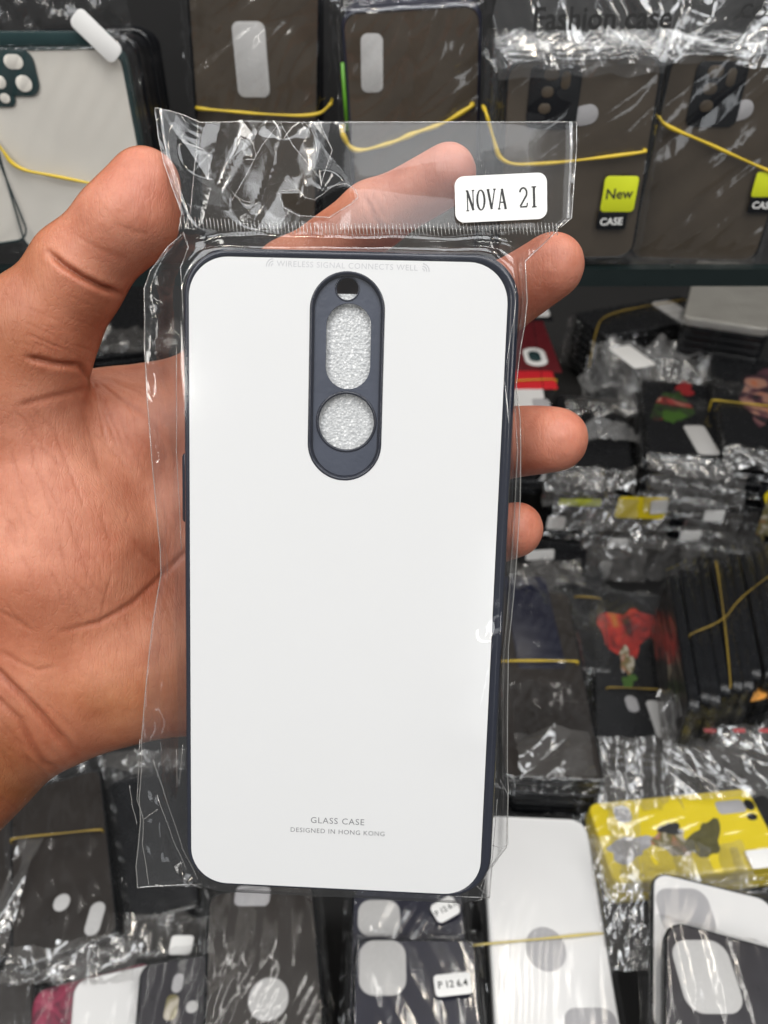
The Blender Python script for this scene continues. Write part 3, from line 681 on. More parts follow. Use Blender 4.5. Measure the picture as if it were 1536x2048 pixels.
# heat seal: a strip of short ribs under the header
ribs = []
for k in range(102):
    px0 = 366+k*7.35; yy = 438+10*math.sin(k*0.045)*0.6+(px0-366)*0.026
    if px0 > 1112: break
    jit = random.Random(k).uniform(-2, 2); a = L2(px0, yy+jit, -3); b = L2(px0+3.0, yy+23+jit, -3)
    ribs.append(tube([(a[0], a[1], -0.7), (b[0], b[1], -0.7)], 0.13, 5))
v, f = join(ribs); mesh_obj('heat_seal', v, f, M['film_seam'], front)
# sticker with its serif lettering
quad = [L2(908, 356, -0.4), L2(1092, 347, -0.4), L2(1093, 437, -0.4), L2(912, 448, -0.4)]
qx = sum(q[0] for q in quad)/4; qy = sum(q[1] for q in quad)/4
sw_ = math.hypot(quad[1][0]-quad[0][0], quad[1][1]-quad[0][1]); sh2 = math.hypot(quad[3][0]-quad[0][0], quad[3][1]-quad[0][1])
sa = math.atan2(quad[1][1]-quad[0][1], quad[1][0]-quad[0][0])
def rot2(pts, a, cx, cy): return [(cx+x*math.cos(a)-y*math.sin(a), cy+x*math.sin(a)+y*math.cos(a)) for x, y in pts]
v, f = loops_solid([(rot2(rrect(sw_, sh2, 2.0, 6), sa, qx, qy), 0.25), (rot2(rrect(sw_, sh2, 2.0, 6), sa, qx, qy), 0.40)]); sk = mesh_obj('sticker', v, f, M['paper'], main, smooth=False)
def seg(x0, y0, x1, y1, w):
    L_ = math.hypot(x1-x0, y1-y0); nx, ny = -(y1-y0)/L_*w/2, (x1-x0)/L_*w/2
    return [(x0+nx, y0+ny), (x1+nx, y1+ny), (x1-nx, y1-ny), (x0-nx, y0-ny)]
def arcpts(cx, cy, rx, ry, a0, a1, n=14): return [(cx+rx*math.cos(math.radians(a0+(a1-a0)*i/n)), cy+ry*math.sin(math.radians(a0+(a1-a0)*i/n))) for i in range(n+1)]
def band_poly(pts, wf): 
    out = []
    for i, (p, q) in enumerate(zip(pts[:-1], pts[1:])): out.append(seg(*p, *q, wf(i/(len(pts)-1))))
    return out
TN, TK = 0.13, 0.25
G = {'N': [seg(.2, 0, .2, 2, TN), seg(.2, 1.98, .8, .02, TK), seg(.8, 0, .8, 2, TN), seg(.05, 2, .3, 2, TN), seg(.68, 2, .95, 2, TN), seg(.05, 0, .35, 0, TN)],
     'O': band_poly(arcpts(.5, 1, .38, 1, 0, 360, 28), lambda t: TN+0.1*abs(math.cos(2*math.pi*t))),
     'V': [seg(.15, 2, .5, .02, TK), seg(.85, 2, .5, .02, TN), seg(.02, 2, .32, 2, TN), seg(.7, 2, .98, 2, TN)],
     'A': [seg(.5, 2, .15, 0, TN), seg(.5, 2, .85, 0, TK), seg(.27, .65, .73, .65, TN), seg(.02, 0, .3, 0, TN), seg(.7, 0, .98, 0, TN)],
     '2': band_poly(arcpts(.5, 1.45, .36, .52, 170, -35, 14)+[(.15, .12)], lambda t: TN+.06)+[seg(.14, .07, .88, .07, .15), seg(.86, .1, .9, .45, TN)],
     'I': [seg(.5, 0, .5, 2, TK), seg(.25, 2, .75, 2, TN), seg(.25, 0, .75, 0, TN)]}
vv, ff = [], []
unit = sw_*0.80/7.0; zl = 0.42
tx = -sw_*0.385
for i, ch in enumerate('NOVA 2I'):
    for q in G.get(ch, []):
        b = len(vv); pts = rot2([(tx+(i*1.03+x*0.92)*unit*0.98, (y-1)*sh2*0.215-0.25) for x, y in q], sa+0.012, qx, qy)
        zl += 0.0004; vv += [(x, y, zl) for x, y in pts]; ff.append((b, b+1, b+2, b+3))
mesh_obj('lettering', vv, ff, M['ink'], sk, smooth=False)

# ------------------------------------------------------------------ wrapped cases of the display
ORD = ['first', 'second', 'third', 'fourth', 'fifth', 'sixth', 'seventh', 'eighth', 'ninth', 'tenth', 'eleventh', 'twelfth', 'thirteenth', 'fourteenth', 'fifteenth', 'sixteenth']
def frame(plane, top, bot):
    p0, n = plane; a = hit(*top, p0, n); b = hit(*bot, p0, n); c = (a+b)/2; up = (a-b); ln = up.length*1000; up.normalize(); x = up.cross(n)
    return Matrix(((x.x, up.x, n.x, c.x), (x.y, up.y, n.y, c.y), (x.z, up.z, n.z, c.z), (0, 0, 0, 1))), ln
def local_px(mw, px, py):
    n = mw.col[2].to_3d(); q = mw.inverted() @ hit(px, py, mw.translation, n); return q.x*1000, q.y*1000
def shell(w, l, t, r, back, rimm, root, lip=0.5):
    lp = [(rrect(w-2*i, l-2*i, r-i, 6), z) for i, z in ((1.2, -t), (0.2, -t+0.8), (0, -t+2), (0, -1.8), (0.4, -0.6), (1.1, 0.0+lip), (1.7, lip), (1.9, 0.0))]
    v, f = loops_solid(lp, cap_top=False); a = mesh_obj('case_rim', v, f, rimm, root)
    v, f = loops_solid([(rrect(w-3.7, l-3.7, r-1.8, 6), -1.0), (rrect(w-3.7, l-3.7, r-1.8, 6), 0.05)]); b = sharp(mesh_obj('case_back', v, f, back, root))
    return b
def wrap_sheet(w, l, t, seed, amp=1.0, head=26, tail=6, mat='wrap', ang=1.45, name='cellophane_wrapper', root=None, hamp=1.0, res=1.7, hmat=None):
    x0, x1, y0, y1 = -w/2-5, w/2+5, -l/2-tail, l/2+head
    nu, nv = int((x1-x0)/res), int((y1-y0)/res)
    X, Y = np.meshgrid(np.linspace(x0, x1, nu), np.linspace(y0, y1, nv))
    sd = np.maximum(np.abs(X)-w/2+1.0, np.abs(Y)-l/2+1.0); out = smst(0, 5, sd)
    hd = smst(l/2-1, l/2+8, Y)+smst(-l/2+1, -l/2-6, Y)
    Z = 1.0+np.abs(folds(X, Y, seed, 5, 21, 2.3*amp, base=ang-math.pi/2, spread=0.30))+folds(X, Y, seed+1, 4, 26, 0.9*amp)*0.5
    Z = Z*(1-out)-(t*0.55)*out + out*folds(X, Y, seed+2, 7, 9, 2.2*amp)
    Z = Z+np.clip(hd, 0, 1)*(folds(X, Y, seed+3, 7, 16, 6*hamp, base=0.2, spread=0.8)+folds(X, Y, seed+4, 4, 7, 1.2*hamp))
    Xj = X+out*folds(Y, X, seed+5, 3, 14, 1.5)
    return mesh_obj(name, np.stack([Xj, Y, Z], -1).reshape(-1, 3), grid_faces(nu, nv), M[mat], root), (X, Y, Z)
def crumple(name, root, cx, cy, w, h, seed, amp, mat='wrap_crumple', z0=0.0, res=1.3, tilt=(0, 0)):
    nu, nv = max(8, int(w/res)), max(8, int(h/res)); X, Y = np.meshgrid(np.linspace(-w/2, w/2, nu), np.linspace(-h/2, h/2, nv))
    bs = random.Random(seed).uniform(-0.9, 0.9)
    Z = folds(X, Y, seed, 4, 24, amp*1.7, base=bs, spread=0.22)+folds(X, Y, seed+1, 3, 38, amp*1.4, base=bs+0.8, spread=0.5)+folds(X, Y, seed+4, 4, 10, amp*0.28, base=bs+0.2, spread=0.4)+X*tilt[0]+Y*tilt[1]
    ed = np.minimum(np.abs(X)/(w/2), 1); Xj = X+folds(Y, X, seed+2, 3, 10, 2.0); Yj = Y+folds(X, Y, seed+3, 3, 10, 2.0)
    return mesh_obj(name, np.stack([Xj+cx, Yj+cy, Z+z0], -1).reshape(-1, 3), grid_faces(nu, nv), M[mat], root)
def patch(root, mw, bx, mat, z=0.30, name='lens_opening', rf=0.5, ang=0.0):
    """a foam-filled opening or a printed mark given by its box in the photo"""
    x0, y0, x1, y1 = bx; cx, cy = local_px(mw, (x0+x1)/2, (y0+y1)/2)
    a = Vector(local_px(mw, x1, (y0+y1)/2)); b = Vector(local_px(mw, x0, (y0+y1)/2)); w = (a-b).length
    a2 = Vector(local_px(mw, (x0+x1)/2, y0)); b2 = Vector(local_px(mw, (x0+x1)/2, y1)); h = (a2-b2).length
    sk_ = math.atan2((a-b).y, (a-b).x)+ang if abs((a-b).x) > abs((a-b).y) else ang
    if abs((a-b).x) < abs((a-b).y): w, h = h, w
    ol = rot2(rrect(w, h, min(w, h)*rf, 8), sk_, cx, cy); ol2 = rot2(rrect(w-0.5, h-0.5, max(0.2, min(w, h)*rf-0.25), 8), sk_, cx, cy)
    v, f = loops_solid([(ol, 0.0), (ol, z-0.1), (ol2, z)]); return sharp(mesh_obj(name, v, f, mat, root))
def label_text(s, root, cx, cy, wd, z, mat, ang=0.0, name='lettering'):
    v, f = text_mesh(s, 10, 1.0, 0.22); xs = [q[0] for q in v]; k = wd/(max(xs)-min(xs)); m = (max(xs)+min(xs))/2
    return mesh_obj(name, [(*rot2([((q[0]-m)*k, q[1]*k)], ang, cx, cy)[0], z) for q in v], f, mat, root, smooth=False)
def blob(root, mw, bx, mat, z=0.35, name='blotch_print', seed=0):
    """an irregular printed blotch"""
    x0, y0, x1, y1 = bx; rb_ = random.Random(seed); ph = [rb_.uniform(0, 6.28) for _ in range(4)]; pts = []
    for k in range(28):
        a = 2*math.pi*k/28; q = 1+0.20*math.sin(2*a+ph[0])+0.16*math.sin(3*a+ph[1])+0.12*math.sin(5*a+ph[2])+0.06*math.sin(8*a+ph[3])
        pts.append(local_px(mw, (x0+x1)/2+q*(x1-x0)/2*math.cos(a), (y0+y1)/2-q*(y1-y0)/2*math.sin(a)))
    area = sum(pts[i-1][0]*pts[i][1]-pts[i][0]*pts[i-1][1] for i in range(28))
    if area < 0: pts.reverse()
    v, f = loops_solid([(pts, 0.0), (pts, z)]); return mesh_obj(name, v, f, mat, root, smooth=False)
def sticker(root, mw, bx, mat=None, z=2.2, ang=0.0, text=None, name='sticker', rf=0.2):
    s = patch(root, mw, bx, mat or M['paper'], z, name, rf, ang)
    for vt in s.data.vertices:
        if vt.co.z < 0.0002: vt.co.z = (z-0.3)*0.001
    if text:
        xs = [vt.co.x for vt in s.data.vertices]; ys = [vt.co.y for vt in s.data.vertices]
        label_text(text, s, (min(xs)+max(xs))*500, (min(ys)+max(ys))*500, (max(xs)-min(xs))*780, z+0.05, M['ink'], ang)
    return s
def copy_under(root, n, t, what, group, jit=1.2, seed=0, dirv=(0, 0, -1), keep=('case_rim', 'case_back', 'cellophane_wrapper', 'wrapper_flap'), shift=(0, 0), labelfmt=None):
    rnd_ = random.Random(seed); out = []
    for k in range(1, n):
        c = root.copy(); COL.objects.link(c)
        off = Vector((rnd_.uniform(-jit, jit)+shift[0]*k, rnd_.uniform(-jit, jit)+shift[1]*k, -t*k))*0.001
        c.matrix_world = root.matrix_world @ Matrix.Translation(off) @ Matrix.Rotation(math.radians(rnd_.uniform(-1.2, 1.2)), 4, 'Z')
        for ch in list(root.children):
            if ch.name.split('.')[0] in keep:
                d = ch.copy(); COL.objects.link(d); d.parent = c
        c['label'] = (labelfmt or '{o} case under the {w}').format(o=ORD[k], w=what); out.append(c)
    return out
def case(plane, top, bot, w, back, rimm, label, group, t=9.0, r=9.0, seed=0, wrap=True, amp=1.0, head=22, tail=6, wmat='wrap', ang=None, hamp=1.0):
    if ang is None: ang = 0.85 if group == GU else random.Random(seed).choice((1.2, 1.35, 1.5, 1.75))
    if group == GU: amp *= 1.9
    if group == GN and back in ('smoke_dark', 'black', 'blackblue', 'violet'): amp *= 1.35
    mw, ln = frame(plane, top, bot); root = empty('wrapped_phone_case', mw); tag(root, label, 'phone case', group)
    b = shell(w, ln, t, r, M[back], M[rimm], root)
    if wrap: wrap_sheet(w, ln, t, 100+seed*10, amp, head, tail, wmat, ang, root=root, hamp=hamp)
    return root, mw, w, ln
def rubber_band(pts, plane, lift, label, mat='band', r=0.75, drop=14, group='rubber bands around the stacks'):
    p0, n = plane; w = [hit(x, y, p0+n*lift*0.001, n) for x, y in pts]
    path = [w[0]-n*drop*0.001, w[0]-n*0.003]+w+[w[-1]-n*0.003, w[-1]-n*drop*0.001]
    sm = path
    for _ in range(3):
        q = [sm[0]]
        for a, b in zip(sm[:-1], sm[1:]): q += [a*0.75+b*0.25, a*0.25+b*0.75]
        sm = q+[sm[-1]]
    rs_b = random.Random(len(label)*7+int(pts[0][0])); p1, p2 = rs_b.uniform(0, 6), rs_b.uniform(0, 6)
    v, f = tube([q*1000 for q in sm], [r*(1+0.22*math.sin(i*0.55+p1)+0.15*math.sin(i*0.21+p2)) for i in range(len(sm))], 6)
    o = mesh_obj('rubber_band', v, f, M[mat]); tag(o, label, 'rubber band', group); return o

GU, GN, GM, GF = 'wrapped phone cases standing on the glass shelf', 'wrapped phone cases at the near end of the table', 'wrapped phone cases in the middle of the table', 'wrapped phone cases at the far end of the table'
# ---- upper shelf
pl = rack(0.0)
A, mA, *_ = case(pl, (-245, 95), (-60, 500), 74, 'frost', 'teal', 'frosted white case with dark green rim, cut off by the left edge of the photo', GU, seed=1, wmat='wrap_light')
B, mB, wB, lB = case(pl, (87, 92), (186, 505), 75, 'frost', 'teal', 'frosted white case with teal rim and dark four-hole camera block above the thumb', GU, seed=2, wmat='wrap_light', amp=0.8, head=34, hamp=1.2)
cb = patch(B, mB, (-40, 100, 74, 190), M['teal'], 1.3, 'camera_block', 0.28)
for bx in ((10, 108, 48, 137), (-12, 150, 14, 176), (34, 150, 66, 182)): patch(B, mB, bx, M['frost'], 1.7, 'lens_opening', 0.5)
cb2 = patch(B, mB, (-20, 172, 30, 212), M['teal'], 1.2, 'camera_block', 0.35); patch(B, mB, (2, 186, 22, 205), M['frost'], 1.6, 'lens_opening', 0.5)
patch(B, mB, (-30, 62, 225, 88), M['teal'], 2.2, 'rim_bar', 0.4)
sticker(B, mB, (148, 46, 250, 92), ang=-0.8, z=5.5, name='sticker', rf=0.3)
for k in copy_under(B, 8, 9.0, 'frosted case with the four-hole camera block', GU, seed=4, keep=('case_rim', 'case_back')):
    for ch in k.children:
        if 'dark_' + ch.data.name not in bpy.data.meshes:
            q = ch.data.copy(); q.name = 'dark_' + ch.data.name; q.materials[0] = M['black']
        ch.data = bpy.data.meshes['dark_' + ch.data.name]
pD = rack(0.075)
D_, mD, *_ = case(pD, (505, -80), (520, 480), 73, 'smoke', 'black', 'smoky brown case with one upright white slot, left of the two slotted cases', GU, seed=3, amp=1.2)
patch(D_, mD, (470, 45, 535, 196), M['foam'], 0.5, 'lens_opening', 0.22)
copy_under(D_, 4, 9, 'left slotted smoky case', GU, seed=5, keep=('case_rim', 'case_back'))
pE = rack(0.05)
E_, mE, *_ = case(pE, (822, 12), (835, 545), 74, 'smoke', 'blackblue', 'smoky brown case with blue-black rim and white slot behind the pointing fingertip', GU, seed=5, amp=1.0)
patch(E_, mE, (722, 68, 766, 186), M['foam'], 0.5, 'lens_opening', 0.3)
copy_under(E_, 5, 9, 'slotted case with blue-black rim', GU, seed=6, keep=('case_rim', 'case_back'))
def text_on_head(root, mw, s, px, py, wpx, seed_sheet, z=7.0, ang=0.0):
    cx, cy_ = local_px(mw, px, py); x1, _ = local_px(mw, px+wpx/2, py); x0, _ = local_px(mw, px-wpx/2, py)
    label_text(s, root, cx, cy_, x1-x0, z+4, M['ink'], ang)
F_, mF, wF, lF = case(pl, (1172, 112), (1128, 522), 77, 'smoke', 'black', 'smoky case with dark camera block under the header printed Fashion case', GU, seed=7, amp=1.0, head=6)
fb = patch(F_, mF, (1056, 130, 1158, 258), M['black'], 1.2, 'camera_block', 0.15)
for bx in ((1088, 137, 1118, 160), (1122, 142, 1140, 178), (1082, 172, 1106, 194), (1076, 206, 1100, 226)): patch(F_, mF, bx, M['smoke'], 1.6, 'lens_opening', 0.5)
patch(F_, mF, (1145, 210, 1196, 250), M['foam_grey'], 0.5, 'logo_opening', 0.5, 0.2)
hx0, hy0 = local_px(mF, 1170, 45); crumple('wrapper_flap', F_, hx0, hy0, 84, 36, 501, 5.5, z0=-3.0, tilt=(0, -0.3), mat='wrap_head'); crumple('wrapper_flap', F_, hx0, hy0-14, 80, 16, 505, 3.0, z0=3.5, mat='wrap_head')
text_on_head(F_, mF, 'Fashion case', 1195, 32, 270, 0, 8.0, -0.02)
tg = sticker(F_, mF, (1203, 350, 1270, 420), M['lime'], 3.2, 0.0, 'New', 'price_tag', 0.12)
sticker(F_, mF, (1192, 421, 1250, 455), M['black'], 3.0, 0.0, None, 'tag_foot', 0.08)
cx_, cy_ = local_px(mF, 1220, 440); label_text('CASE', F_, cx_, cy_, 12, 3.15, M['paper'], 0.0, 'lettering')
copy_under(F_, 7, 9, 'case with the header printed Fashion case', GU, seed=8, keep=('case_rim', 'case_back', 'cellophane_wrapper'))
pG = rack(0.02)
G_, mG, *_ = case(pG, (1494, 105), (1382, 524), 76, 'smoke', 'black', 'smoky case with dark camera block at the right edge of the shelf', GU, seed=9, amp=1.0, head=6)
patch(G_, mG, (1382, 125, 1484, 252), M['black'], 1.2, 'camera_block', 0.15)
for bx in ((1414, 130, 1446, 154), (1452, 136, 1470, 172), (1405, 166, 1432, 188), (1398, 200, 1424, 222)): patch(G_, mG, bx, M['smoke'], 1.6, 'lens_opening', 0.5)
patch(G_, mG, (1456, 202, 1506, 240), M['foam_grey'], 0.5, 'logo_opening', 0.5, 0.3)
hx0, hy0 = local_px(mG, 1500, 45); crumple('wrapper_flap', G_, hx0, hy0, 88, 36, 521, 5.5, z0=-3.0, tilt=(0, -0.3), mat='wrap_head')
text_on_head(G_, mG, 'COV', 1500, 20, 74, 0, 8.0, -0.05)
sticker(G_, mG, (1504, 342, 1560, 390), M['lime'], 3.2, 0.0, None, 'price_tag', 0.12); sticker(G_, mG, (1494, 391, 1555, 422), M['black'], 3.0, 0.0, None, 'tag_foot', 0.08)
cx_, cy_ = local_px(mG, 1522, 408); label_text('CASE', G_, cx_, cy_, 12, 3.15, M['paper'], 0.0, 'lettering')
copy_under(G_, 6, 9, 'smoky case at the right edge of the shelf', GU, seed=10, keep=('case_rim', 'case_back', 'cellophane_wrapper'))
rubber_band([(-30, 262), (0, 292), (30, 338), (110, 352), (205, 372), (300, 388)], pl, 3.5, 'yellow rubber band across the frosted white case above the thumb', r=0.9)
rubber_band([(392, 217), (450, 222), (530, 229), (636, 233), (662, 208)], pD, 3.5, 'straight yellow rubber band across the left slotted smoky case', r=0.9)
rubber_band([(684, 265), (696, 292), (716, 304), (770, 290), (800, 280), (830, 266), (870, 254), (900, 240), (945, 212)], pE, 3.5, 'thick twisted yellow rubber band on the case behind the pointing finger', r=1.3)
rubber_band([(972, 225), (986, 275), (1002, 330), (1090, 328), (1180, 318), (1292, 304)], pl, 3.5, 'yellow rubber band across the case with the Fashion case header', r=0.9)
rubber_band([(1318, 235), (1330, 252), (1400, 280), (1470, 312), (1560, 352)], pG, 3.5, 'yellow rubber band slanting down across the shelf case at the right edge', r=0.9)
gs, mgs = None, None
v, f = tube([q*1000 for q in [hit(685, 125, *pE), hit(690, 200, *pE), hit(695, 262, *pE)]], 1.1, 6)
tag(mesh_obj('green_cord', v, f, M['green']), 'short green elastic strip along the left edge of the blue-black rimmed case', 'elastic')

# ---- far table
pI = table(0.38)
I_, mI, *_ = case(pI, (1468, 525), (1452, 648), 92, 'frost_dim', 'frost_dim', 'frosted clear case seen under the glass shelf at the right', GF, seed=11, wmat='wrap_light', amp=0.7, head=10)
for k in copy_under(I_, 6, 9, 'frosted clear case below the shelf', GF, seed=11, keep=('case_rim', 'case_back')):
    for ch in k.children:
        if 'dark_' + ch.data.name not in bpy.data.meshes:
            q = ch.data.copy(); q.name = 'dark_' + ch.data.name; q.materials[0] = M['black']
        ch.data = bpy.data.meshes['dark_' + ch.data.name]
pK = table(0.42)
K_, mK, *_ = case(pK, (1003, 598), (1026, 870), 76, 'white', 'black', 'red, white and black case with a ringed dot showing between two fingertips', GF, seed=12, wrap=False)
patch(K_, mK, (935, 640, 1104, 742), M['darkred'], 0.35, 'red_print', 0.02); patch(K_, mK, (938, 742, 1110, 778), M['red'], 0.4, 'red_print', 0.06)
patch(K_, mK, (930, 606, 1100, 642), M['black'], 0.42, 'black_print', 0.02)
patch(K_, mK, (1048, 696, 1092, 732), M['white'], 0.6, 'ring_print', 0.5); patch(K_, mK, (1057, 703, 1081, 724), M['teal'], 0.8, 'dot_print', 0.5)
patch(K_, mK, (1066, 798, 1100, 822), M['foam_grey'], 0.5, 'lens_opening', 0.25); patch(K_, mK, (1052, 614, 1098, 634), M['foam'], 0.6, 'lens_opening', 0.25)
copy_under(K_, 8, 9, 'red, white and black case', GF, seed=12, keep=('case_rim', 'case_back'))
rubber_band([(960, 765), (1113, 757)], pK, 2.0, 'orange-tinted rubber band across the red and white case', r=0.8)
pJ = table(0.425)
J_, mJ, wJ, lJ = case(pJ, (1402, 612), (1178, 650), 74, 'black', 'black', 'black case lying crosswise with one white lens slot at the far end of table', GF, seed=13, amp=1.0, head=8)
patch(J_, mJ, (1330, 602, 1378, 648), M['foam'], 0.5, 'lens_opening', 0.25)
def flap_px(root, mw, px, py, wpx, hmm, seed, amp, z0, tilt=(0, 0), mat='wrap_crumple'):
    cx, cy_ = local_px(mw, px, py); a = Vector(local_px(mw, px-wpx/2, py)); b = Vector(local_px(mw, px+wpx/2, py)); wd = (b-a).length
    ang = math.atan2((b-a).y, (b-a).x); o = crumple('wrapper_flap', root, 0, 0, wd, hmm, seed, amp, mat, 0.0, tilt=tilt)
    o.matrix_local = Matrix.Translation((cx*0.001, cy_*0.001, z0*0.001)) @ Matrix.Rotation(ang, 4, 'Z'); return o
flap_px(J_, mJ, 1310, 705, 240, 50, 601, 7, 3, mat='wrap_milky'); flap_px(J_, mJ, 1345, 735, 190, 40, 606, 7, -8, tilt=(0, 0.5)); 
sticker(J_, mJ, (1236, 706, 1286, 748), z=9, rf=0.12)
copy_under(J_, 7, 9.5, 'crosswise black case at the far end', GF, seed=13, keep=('case_rim', 'case_back', 'cellophane_wrapper', 'wrapper_flap'), jit=3)
rubber_band([(1182, 712), (1192, 660), (1206, 630), (1300, 610), (1392, 596)], pJ, 3, 'dull yellow rubber band bent round the crosswise black case', 'band_dull', r=0.8)
H_, mH, *_ = case(table(0.40), (250, 545), (255, 690), 90, 'black', 'black', 'black case seen in the gap between the thumb and the sleeve', GF, seed=50, amp=1.0, head=8)
flap_px(H_, mH, 300, 690, 280, 60, 710, 7, 6)
hf = flap_px(H_, mH, 280, 705, 320, 100, 716, 7, -22, mat='wrap_milky'); hf.matrix_local = hf.matrix_local @ Matrix.Rotation(1.05, 4, 'X')
copy_under(H_, 7, 9, 'black case in the gap between thumb and sleeve', GF, seed=50, keep=('case_rim', 'case_back'))
# ---- third row: printed cases on high stacks, their bag ends facing out
GS = 'bag ends in the front of the third-row stacks'
def thin_flaps(cs):
    for i, c in enumerate(cs):
        for ch in list(c.children):
            if ch.name.startswith('cellophane_wrapper') and i % 2: bpy.data.objects.remove(ch)
            elif ch.name.startswith('wrapper_flap'):
                if i % 3: bpy.data.objects.remove(ch)
                else: ch.matrix_local = ch.matrix_local @ Matrix.Rotation(0.3*(i % 2)-0.15, 4, 'X') @ Matrix.Scale(-1 if i % 2 else 1, 4, (1, 0, 0))
    return cs
def tall(plane, top, bot, w, back, label, group, n, seed, shift=(0, 0)):
    r_, m_, w_, l_ = case(plane, top, bot, w, back, 'black', label, group, seed=seed, head=8, tail=4, amp=0.7)
    for q in range(2):
        o = crumple('wrapper_flap', r_, (-1 if q else 1)*w/5, -l_/2-9, w*0.62, 22, 700+seed*7+q, 4.5, z0=-4, tilt=(0, 0.35))
    return r_, m_, w_, l_
pM = table(0.435)
M_, mM, wM, lM = tall(pM, (1350, 765), (1378, 915), 76, 'black', 'black case with green and red print and a white lens slot, on a tall stack', GF, 13, 14)
blob(M_, mM, (1312, 778, 1378, 850), M['art_green'], 0.35, seed=3); blob(M_, mM, (1326, 820, 1366, 846), M['green_dark'], 0.45, 'green_print', seed=4); blob(M_, mM, (1352, 766, 1388, 790), M['red_dim'], 0.4, 'red_print', seed=5)
patch(M_, mM, (1381, 852, 1424, 908), M['foam'], 0.5, 'lens_opening', 0.2)
stk = thin_flaps(copy_under(M_, 13, 9.3, 'green and red printed case', GF, seed=14, jit=4))
pN = table(0.42)
N_, mN, wN, lN = tall(pN, (1490, 715), (1538, 905), 78, 'black', 'black case with warm blotchy print at the right edge, on a tall stack', GF, 14, 15)
blob(N_, mN, (1478, 745, 1560, 835), M['art_warm'], 0.35, seed=6); patch(N_, mN, (1472, 690, 1494, 712), M['foam_grey'], 0.35, 'logo_print', 0.5)
stk2 = thin_flaps(copy_under(N_, 14, 9.3, 'warm blotchy printed case', GF, seed=15, jit=4))
rubber_band([(1424, 799), (1480, 806), (1560, 814)], pN, 2.5, 'bright yellow rubber band across the warm blotchy printed case', r=0.8)
L_, mL, wL, lL = tall(table(0.46), (1180, 795), (1190, 940), 78, 'black', 'black case under crumpled bag ends beside the ring fingertip', GF, 12, 16)
for q, (px, py, s) in enumerate(((1225, 770, 130), (1205, 820, 150), (1200, 875, 150))): flap_px(L_, mL, px, py, s, 38, 650+q*5, 7, 6+q, mat='wrap_milky' if q != 1 else 'wrap_crumple')
stk3 = thin_flaps(copy_under(L_, 12, 9.3, 'crumpled bag ends beside the ring fingertip', GF, seed=16, jit=4))
def edge_label(px, py, w_px, h_px, y_world, mat, label, cat='label'):
    """a small card or sticker on the upright front of a stack"""
    p0, n = Vector((0, y_world, 0)), Vector((0, -1, 0)); c = hit(px, py, p0, n); a = hit(px+w_px, py, p0, n); b = hit(px, py+h_px, p0, n)
    w = (a-c).length*1000; h = (b-c).length*1000
    mw = Matrix(((1, 0, 0, c.x), (0, 0, -1, c.y), (0, 1, 0, c.z), (0, 0, 0, 1)))
    v, f = loops_solid([(rrect(w, h, min(w, h)*0.15, 4), -0.4), (rrect(w, h, min(w, h)*0.15, 4), 0.2)])
    o = mesh_obj(cat.replace(' ', '_'), v, f, M[mat], None, False); o.matrix_world = mw @ Matrix.Rotation(random.Random(int(px)).uniform(-0.12, 0.12), 4, 'Z'); tag(o, label, cat, 'labels on the fronts of the stacks'); return o
yM = (mM @ Vector((0, -lM*0.0005, 0))).y-0.026
edge_label(1283, 1016, 100, 40, yM-0.004, 'yellow', 'bright yellow card with a pale end in front of the third-row stack', 'card')
edge_label(1318, 1014, 34, 26, yM-0.006, 'paper', 'pale scrap of paper on the end of the bright yellow card', 'paper scrap')
edge_label(1160, 1005, 84, 12, yM-0.004, 'lime', 'thin lime yellow strip right of the little fingertip', 'strip')
edge_label(1112, 1046, 36, 24, yM-0.004, 'paper', 'white sticker touching the little fingertip', 'sticker')
edge_label(1080, 1110, 56, 18, yM-0.03, 'paper', 'slanted white sticker under the little fingertip', 'sticker')
edge_label(1236, 1086, 40, 16, yM-0.004, 'paper', 'white sticker on the bag ends above the red printed case', 'sticker')
edge_label(1428, 1032, 40, 20, yM-0.01, 'paper', 'white sticker left of the standing yellow case', 'sticker')
edge_label(1208, 1140, 24, 30, yM-0.006, 'paper', 'small upright white sticker behind the black case', 'sticker')
edge_label(1380, 1072, 40, 18, yM-0.01, 'paper', 'white sticker above the row of upright black cases', 'sticker')
# loose crumpled bag ends along that front
for q, (px, py, wpx, hpx) in enumerate(((1160, 975, 150, 60), (1250, 1060, 170, 60), (1390, 985, 200, 60), (1300, 1120, 190, 60), (1440, 1070, 150, 70), (1190, 1030, 170, 50), (1230, 1125, 120, 60))):
    p0, n = Vector((0, yM-0.002*q, 0)), Vector((0, -1, 0)); c = hit(px, py, p0, n); w = (hit(px+wpx, py, p0, n)-c).length*1000; h = (hit(px, py+hpx, p0, n)-c).length*1000
    o = crumple('crumpled_bag_end', None, 0, 0, w, h, 800+q*9, 5.0); o.matrix_world = Matrix(((1, 0, 0, c.x), (0, 0.35, -0.94, c.y), (0, 0.94, 0.35, c.z), (0, 0, 0, 1)))
    tag(o, ['crumpled clear bag end below the ring fingertip', 'crumpled clear bag end left of the yellow card, lower one', 'crumpled clear bag end above the yellow card', 'crumpled clear bag end over the red printed case', 'crumpled clear bag end behind the upright black cases', 'crumpled clear bag end beside the little fingertip', 'crumpled clear bag end above the black case by the sleeve'][q], 'bag end', 'crumpled bag ends on the third-row stacks')
